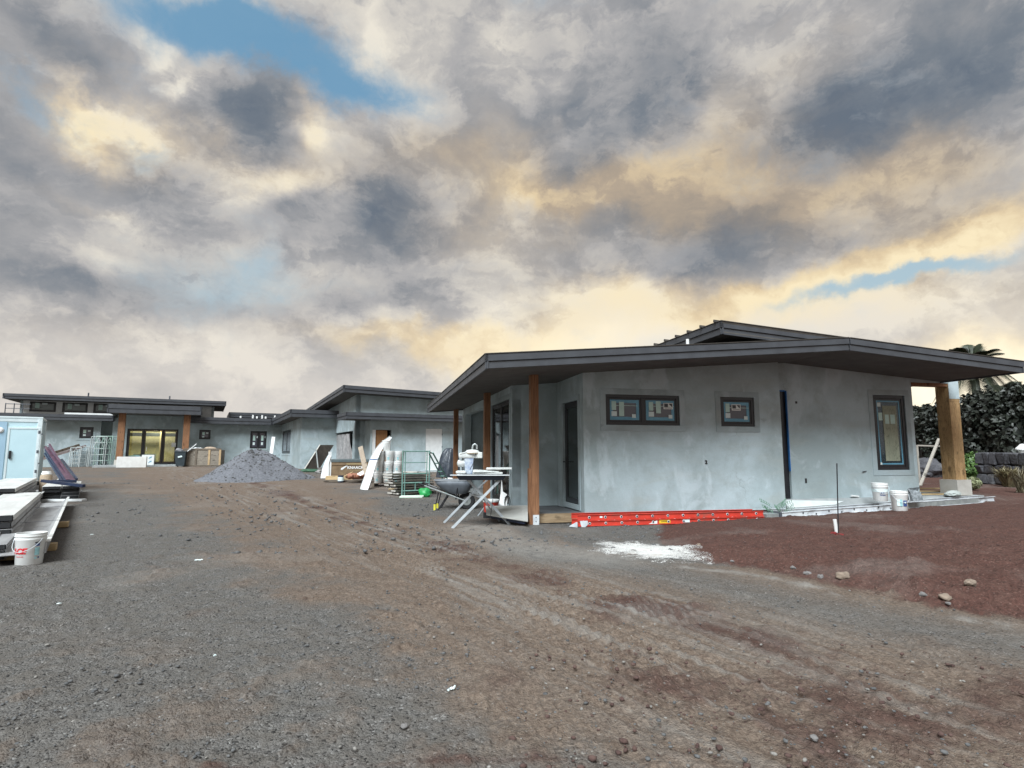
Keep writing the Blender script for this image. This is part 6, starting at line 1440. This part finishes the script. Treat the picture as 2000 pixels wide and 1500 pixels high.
for k in range(3):
    c = at(1800, 966-2*k, .35); e = empty('pale_board', (c.x+.2, c.y+.25*k, .345+.03*k), .05-.06*k, ['front pale board lying on the slab behind the corner', 'middle pale board lying on the slab behind the corner', 'back pale board lying on the slab behind the corner'][k], 'board', 'boards on the slab'); MB().box(-.3, .85, -.06, .06, 0, .03).build('board', PINE, e)
# stake with pipe
s_ = gat(1637, 1046); tp_ = atY(1634.5, 905, s_.y); e = empty('rebar_stake', s_, 0, 'thin dark steel stake standing upright in the red dirt', 'stake'); MB().tube([(0, 0, -.1), (tp_.x-s_.x, 0, tp_.z-s_.z)], .0085, 8).build('rod', BLACKFR, e)
pq = gat(1634.5, 1040); e = empty('pvc_stub', pq, 0, 'short white plastic pipe stub beside the steel stake', 'pipe'); MB().tube([(0, 0, -.05), (-.02, 0, .19)], .026, 14).build('pipe', WHITEP, e, smooth=True)
for k, (px, py) in enumerate(((1628, 1044), (1640, 1047))):
    lump('red_rag', px, py, .05, .035, .04, M('dark_red', (.22, .02, .02), (.14, .015, .015)), ['crumpled red rag left of the white pipe stub', 'crumpled red rag right of the white pipe stub'][k], 'rag', 31+k, sub=2)
# weed at the house corner
LEAF = M('weed_leaf', (.10, .19, .13), (.06, .13, .09), 8, .6)
c = at(1516, 997, .16); WE = empty('weed', (c.x, c.y-.1, .06), 0, 'small feathery green weed at the corner of the near house wall', 'plant'); rr_ = random.Random(3)
for k in range(8):
    a = rr_.uniform(-.2, PI+.2); l_ = rr_.uniform(.16, .32); pr = Vector((-.04*k+.1, 0, .05)); st = [pr+Vector((math.cos(a)*l_*t, .04*math.sin(k), .12*math.sin(k*1.3)**2+l_*.75*t-.2*t*t*l_)) for t in np.linspace(0, 1, 8)]
    b = MB(); b.tube(st, .003, 5)
    for i in range(1, 8):
        for s in (-1, 1):
            p = st[i]; dv = Vector((.012, .035*s, .008)); d2 = Vector((0.0, 0.0, .022*s)); b.add([tuple(p), tuple(p+dv*.8+d2+Vector((.012, 0, 0))), tuple(p+dv*1.3+d2*1.9), tuple(p+dv*.8+d2-Vector((.008, 0, 0)))], [(0, 1, 2, 3)])
    b.build('frond', LEAF, WE, fix=False)
MB().tube([(.02, 0, -.06), (.03, 0, .12)], .006, 6).build('stem', LEAF, WE)
# litter on the drive
for k, (px, py, w, lb) in enumerate([(385, 1095, .10, 'torn white paper scrap lying in the grey gravel right of the bucket'), (115, 1181, .06, 'small white splinter in the gravel below the bucket'), (882, 1348, .045, 'crumbled white plaster bits in the brown dirt foreground'), (420, 1283, .03, 'tiny white chip in the dark gravel'), (180, 1045, .09, 'long pale splinter beside the timber bearers'), (915, 1000, .09, 'pale stick lying left of the saw stand feet')]):
    w *= .65; c = gat(px, py); e = empty('litter', c+Vector((0, 0, .004)), k*.3, lb, 'litter'); V, F_ = stone_proto(200+k, 1)
    bb = MB(); rr_ = random.Random(k)
    for j in range(5 if k in (0, 2) else 1):
        ox, oy = (rr_.uniform(-w, w), rr_.uniform(-w*.5, w*.5)) if j else (0, 0); s = w*(.6 if j == 0 else .3); bb.add([(ox+v[0]*s, oy+v[1]*s*.4, v[2]*.012+.006) for v in V], [tuple(f) for f in F_])
    bb.build('scrap', STICKW, e)
# ------------------------------------------------------------------ right background: hedge, stone wall, palm
rs = np.random.RandomState(21)
def leaf_cloud(n, centers, leaf, seed, droop=.3, flat=1.0):
    """n leaves spread through ellipsoids (x,y,z,rx,ry,rz); each a folded quad"""
    r = np.random.RandomState(seed); C = np.array(centers); wgt = (C[:, 3]*C[:, 4]*C[:, 5])**.67; pick = r.choice(len(C), n, p=wgt/wgt.sum())
    d = r.normal(size=(n, 3)); d /= np.linalg.norm(d, axis=1)[:, None]; rad = (.55+.45*r.rand(n)**.5)[:, None]
    P_ = C[pick, :3]+d*C[pick, 3:]*rad
    nrm = d*.8+r.normal(size=(n, 3))*.7; nrm[:, 2] += .25; nrm /= np.linalg.norm(nrm, axis=1)[:, None]
    t = np.cross(nrm, r.normal(size=(n, 3))); t /= np.linalg.norm(t, axis=1)[:, None]; b = np.cross(nrm, t)
    L = (leaf*(.6+.8*r.rand(n)))[:, None]; Wd = L*.62
    v0 = P_-t*L*.5; v1 = P_+b*Wd*.5+nrm*L*.08; v2 = P_+t*L*.5-np.array([0, 0, droop])*L*.5; v3 = P_-b*Wd*.5+nrm*L*.08
    V = np.stack([v0, v1, v2, v3], 1).reshape(-1, 3); F = np.arange(n*4).reshape(n, 4); F = np.concatenate([F[:, [0, 1, 2]], F[:, [0, 2, 3]]])
    return V, F
def np_mesh(name, V, F, mat, parent=None, smooth=False):
    me = bpy.data.meshes.new(name); me.vertices.add(len(V)); me.vertices.foreach_set('co', V.astype(np.float32).ravel()); k = F.shape[1]
    me.loops.add(F.size); me.loops.foreach_set('vertex_index', F.astype(np.int32).ravel()); me.polygons.add(len(F)); me.polygons.foreach_set('loop_start', np.arange(0, F.size, k, dtype=np.int32)); me.polygons.foreach_set('loop_total', np.full(len(F), k, np.int32)); me.update()
    me.materials.append(mat); o = bpy.data.objects.new(name, me); COL.objects.link(o)
    if parent: o.parent = parent
    return o
def leaf_mat(name, c1, c2, sc=3.0, rough=.5):
    m, q, b = new_mat(name); co = q.n('ShaderNodeTexCoord').outputs['Object']; gi = q.n('ShaderNodeNewGeometry')
    f = q.noise(co, sc, 4, .6); c = q.mix(q.mr(f, .35, .65), c1, c2); c = q.mix(q.m('MULTIPLY', gi.outputs['Random Per Island'], .6), c, tuple(x*.45 for x in c1)); q.put(b.inputs['Base Color'], c); b.inputs['Roughness'].default_value = rough; return m
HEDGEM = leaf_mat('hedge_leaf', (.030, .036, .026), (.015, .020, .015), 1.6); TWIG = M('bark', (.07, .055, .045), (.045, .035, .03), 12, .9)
def hedge_bush(px, Y, zt, rx, label, seed):
    c = atY(px, 880, Y); z0 = gzf(c.x, c.y); e = empty('hedge_shrub', (c.x, c.y, z0), 0, label, 'shrub', 'big leaved shrubs of the hedge')
    r = random.Random(seed); C = []
    H_ = zt-z0
    for k in range(12): C.append((r.uniform(-rx, rx), r.uniform(-.7, .7), H_*r.uniform(.2, .80), rx*r.uniform(.35, .55), .6, H_*r.uniform(.14, .24)))
    for k in range(9): C.append((r.uniform(-rx, rx), r.uniform(-.3, .5), H_*r.uniform(.84, .97), rx*r.uniform(.08, .2), .3, H_*r.uniform(.04, .11)))
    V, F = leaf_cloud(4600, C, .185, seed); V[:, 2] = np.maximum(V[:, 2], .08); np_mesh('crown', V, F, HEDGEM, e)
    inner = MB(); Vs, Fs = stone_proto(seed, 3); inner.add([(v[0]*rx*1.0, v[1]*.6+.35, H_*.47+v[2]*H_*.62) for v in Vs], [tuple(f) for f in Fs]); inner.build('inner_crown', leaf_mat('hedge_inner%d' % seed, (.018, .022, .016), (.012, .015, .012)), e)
    for k in range(3): MB().tube([(r.uniform(-.2, .2), 0, -.1), (r.uniform(-rx*.6, rx*.6), 0, H_*.6)], [.05, .03], 7).build('trunk', TWIG, e)
names = ['leftmost hedge shrub, seen through the opening beside the near house', 'hedge shrub just left of the OSB post, second in the row', 'hedge shrub directly behind the OSB post', 'hedge shrub right of the OSB post above the little green bush', 'tall hedge shrub left above the stone wall', 'highest hedge shrub above the middle of the stone wall', 'hedge shrub at the right frame edge', 'outermost hedge shrub beyond the right frame edge']
for i, (px, Y, py) in enumerate([(1775, 27, 797), (1815, 25.5, 795), (1860, 24, 790), (1905, 22.5, 782), (1945, 21.6, 768), (1985, 20.8, 758), (2030, 20, 756), (2085, 19.5, 752)]):
    hedge_bush(px, Y, atY(px, py, Y).z, 1.0, names[i], 300+i)
# dry stone wall
LAVA = M('lava_stone', (.085, .085, .095), (.05, .05, .057), 5, .9, 0, .9, 14, .05, c3=(.12, .118, .12))
w0 = gat(1905, 944); w1 = gat(2080, 958); wv = (w1-w0); wl_ = wv.length; wa = math.atan2(wv.y, wv.x); SWALL = empty('stone_wall', w0, wa, 'low dark dry stone wall with squared lava stones in front of the hedge', 'stone wall')
hw = atY(1906, 884, w0.y).z-w0.z; r = random.Random(2); z = 0
MB().box(.04, wl_, .10, .5, -.1, hw-.06).build('core', M('dark_mortar', (.03, .03, .033), (.02, .02, .022)), SWALL)
while z < hw-.02:
    rh = min(r.uniform(.20, .32), hw-z); rh = rh if hw-z-rh > .1 else hw-z; x = 0
    while x < wl_-.05:
        ln = r.uniform(.20, .44); ln = min(ln, wl_-x); j = lambda s=.035: r.uniform(-s, s)
        q = []
        for zz in (z+.008, z+rh-.008):
            for yy in (0+j(.05), .36):
                for xx in (x+.008, x+ln-.008): q.append((xx+j(), yy+j(), zz+j(.022)))
        MB().hexa(q).build('stone', LAVA, SWALL, bevel=.035); x += ln
    z += rh
# dry grass clump and green bush, rubble
def tuft(px, py, n, hgt, spread, mat, label, cat, name, seed, w=.012):
    c = gat(px, py); e = empty(name, c, 0, label, cat); r = random.Random(seed); b = MB()
    for k in range(n):
        a = r.uniform(0, 2*PI); l_ = hgt*r.uniform(.5, 1.1); s = spread*r.uniform(.2, 1); p = Vector((r.uniform(-.1, .1), r.uniform(-.1, .1), 0)); d = Vector((math.cos(a)*s, math.sin(a)*s, 0)); q = [p, p+d*.4+Vector((0, 0, l_*.65)), p+d+Vector((0, 0, l_*r.uniform(.7, 1)))]
        sd_ = Vector((-math.sin(a), math.cos(a), 0))*w
        b.add([tuple(q[0]-sd_), tuple(q[0]+sd_), tuple(q[1]+sd_), tuple(q[1]-sd_), tuple(q[2])], [(0, 1, 2, 3), (3, 2, 4)])
    b.build('blades', mat, e, fix=False); return e
tuft(1973, 952, 420, .62, .55, leaf_mat('dry_grass', (.30, .26, .15), (.17, .15, .09)), 'dry yellowish grass clump at the foot of the stone wall', 'grass clump', 'grass_clump', 5, .016)
tuft(1999, 962, 120, .7, .4, leaf_mat('dry_grass2', (.22, .19, .12), (.14, .12, .08)), 'second sparse dry clump at the right frame edge', 'grass clump', 'grass_clump', 6)
c = gat(1897, 946); c = atY(1899, 940, c.y+1.2); c.z = gzf(c.x, c.y); e = empty('green_bush', c, 0, 'small bright green bush between the plinth and the stone wall', 'shrub'); V, F = leaf_cloud(1400, [(0, 0, .35, .45, .4, .35), (.1, 0, .7, .28, .3, .25), (-.25, 0, .25, .3, .3, .22)], .13, 44); np_mesh('crown', V, F, leaf_mat('bush_leaf', (.11, .20, .05), (.06, .12, .03)), e); MB().tube([(0, 0, -.1), (0, 0, .5)], .03, 6).build('trunk', TWIG, e)
c = gat(1897, 957); e = empty('pale_shrub', c, 0, 'low pale leafed plant right behind the plinth', 'plant'); V, F = leaf_cloud(260, [(0, 0, .18, .26, .2, .16)], .10, 45); np_mesh('crown', V, F, leaf_mat('pale_leaf', (.30, .32, .18), (.2, .22, .12)), e)
for k, (px, py, s, lb) in enumerate([(1812, 935, .62, 'big dark lava boulder behind the opening'), (1832, 940, .45, 'dark lava boulder left of the OSB post, behind the plank'), (1795, 938, .5, 'lava boulder half hidden by the house corner')]):
    c = gat(px, 946); c = atY(px, 930, 22); V, F_ = stone_proto(400+k, 3); e = empty('boulder', (c.x, c.y, gzf(c.x, c.y)), k, lb, 'boulder', 'lava boulders behind the opening'); MB().add([(v[0]*s, v[1]*s, v[2]*s*1.1+s*.4) for v in V], [tuple(f) for f in F_]).build('rock', LAVA, e)
# leaning stick and rail seen through the opening
a = atY(1797, 948, 17.0); b = atY(1834, 857, 17.8); a.z = gzf(a.x, a.y); e = empty('leaning_batten', a, 0, 'pale timber batten leaning behind the opening', 'batten'); MB().bar((0, 0, 0), b-a, .075, .04).build('batten', wood_mat('grey_batten', (.36, .33, .29), (.27, .25, .22)), e)
a = atY(1790, 870, 17.8); b = atY(1840, 871.5, 17.9); e = empty('level_rail', a, 0, 'pale level rail behind the opening, crossing the leaning batten', 'rail'); MB().bar((0, 0, 0), b-a, .06, .04).build('rail', MATS.get('grey_batten'), e); MB().bar((.0, 0, 0), (.0, 0, gzf(a.x, a.y)-a.z), .06, .06).build('post', MATS.get('grey_batten'), e); MB().bar(b-a, (b-a)+Vector((0, 0, gzf(b.x, b.y)-b.z)), .06, .06).build('post', MATS.get('grey_batten'), e)
# white lantern at the edge
c = atY(1997, 880, 17.5); e = empty('white_lantern', (c.x, c.y, gzf(c.x, c.y)), 0, 'white tiered lantern post cut by the right frame edge', 'lantern'); hh = c.z-gzf(c.x, c.y); MB().tube([(0, 0, 0), (0, 0, hh-.12)], .05, 10).build('post', WHITEP, e); MB().lathe([(.05, hh-.14), (.16, hh-.12), (.16, hh-.07), (.07, hh-.06), (.07, hh), (.17, hh+.02), (.17, hh+.06), (.04, hh+.20)], 14, capt=True).build('lamp_head', WHITEP, e)
# palm
def palm(px, Y, pytop, label, seed, crown=2.6):
    c = atY(px, 880, Y); z0 = gzf(c.x, c.y); top = atY(px, pytop, Y).z-z0; e = empty('palm_tree', (c.x, c.y, z0), 0, label, 'palm tree')
    MB().tube([(0, 0, -.2), (.15, 0, top*.4), (.05, 0, top*.75), (0, 0, top)], [.32, .24, .2, .17], 12).build('trunk', M('palm_trunk', (.06, .05, .042), (.04, .034, .028), 6, .9, 0, .6, 20, .03), e, smooth=True)
    r = random.Random(seed); pm = leaf_mat('palm_leaf%d' % seed, (.030, .042, .018), (.018, .026, .012))
    for k in range(40):
        a = 2*PI*k/40*3.1+r.uniform(-.2, .2); el_ = 1.35-2.0*(k/39)**.9+r.uniform(-.1, .1); l_ = crown*r.uniform(.8, 1.05); b = MB(); pts = []
        for i in range(15):
            t = i/14; pts.append(Vector((math.cos(a)*l_*t*math.cos(el_)*(1-.12*t), math.sin(a)*l_*t*math.cos(el_)*(1-.12*t), top+l_*(t*math.sin(el_)-.62*t*t*(1-.35*math.sin(el_))))))
        b.tube(pts, [.03*(1-i/16) for i in range(15)], 5); sd_ = Vector((-math.sin(a), math.cos(a), 0))
        for i in range(1, 15):
            for s in (-1, 1):
                for h_ in (0, .25, .5, .75):
                    j = min(i+1, 14); p = pts[i]*(1-h_)+pts[j]*h_; d = (pts[j]-pts[i-1]).normalized(); ll = .62*math.sin(PI*min(1, (i+h_)/15*.9+.12))*r.uniform(.8, 1.1)
                    q = p+(sd_*s*.75+d*.55).normalized()*ll+Vector((0, 0, -.30*ll)); b.add([tuple(p-d*.022), tuple(p+d*.022), tuple(q)], [(0, 1, 2)])
        b.build('frond', pm, e, fix=False)
palm(1916, 31, 714, 'tall palm behind the hedge, its crown cut by the near roof', 3, 2.3)
palm(1985, 38, 780, 'second, farther palm whose fronds hang under the right eave', 4, 2.4)
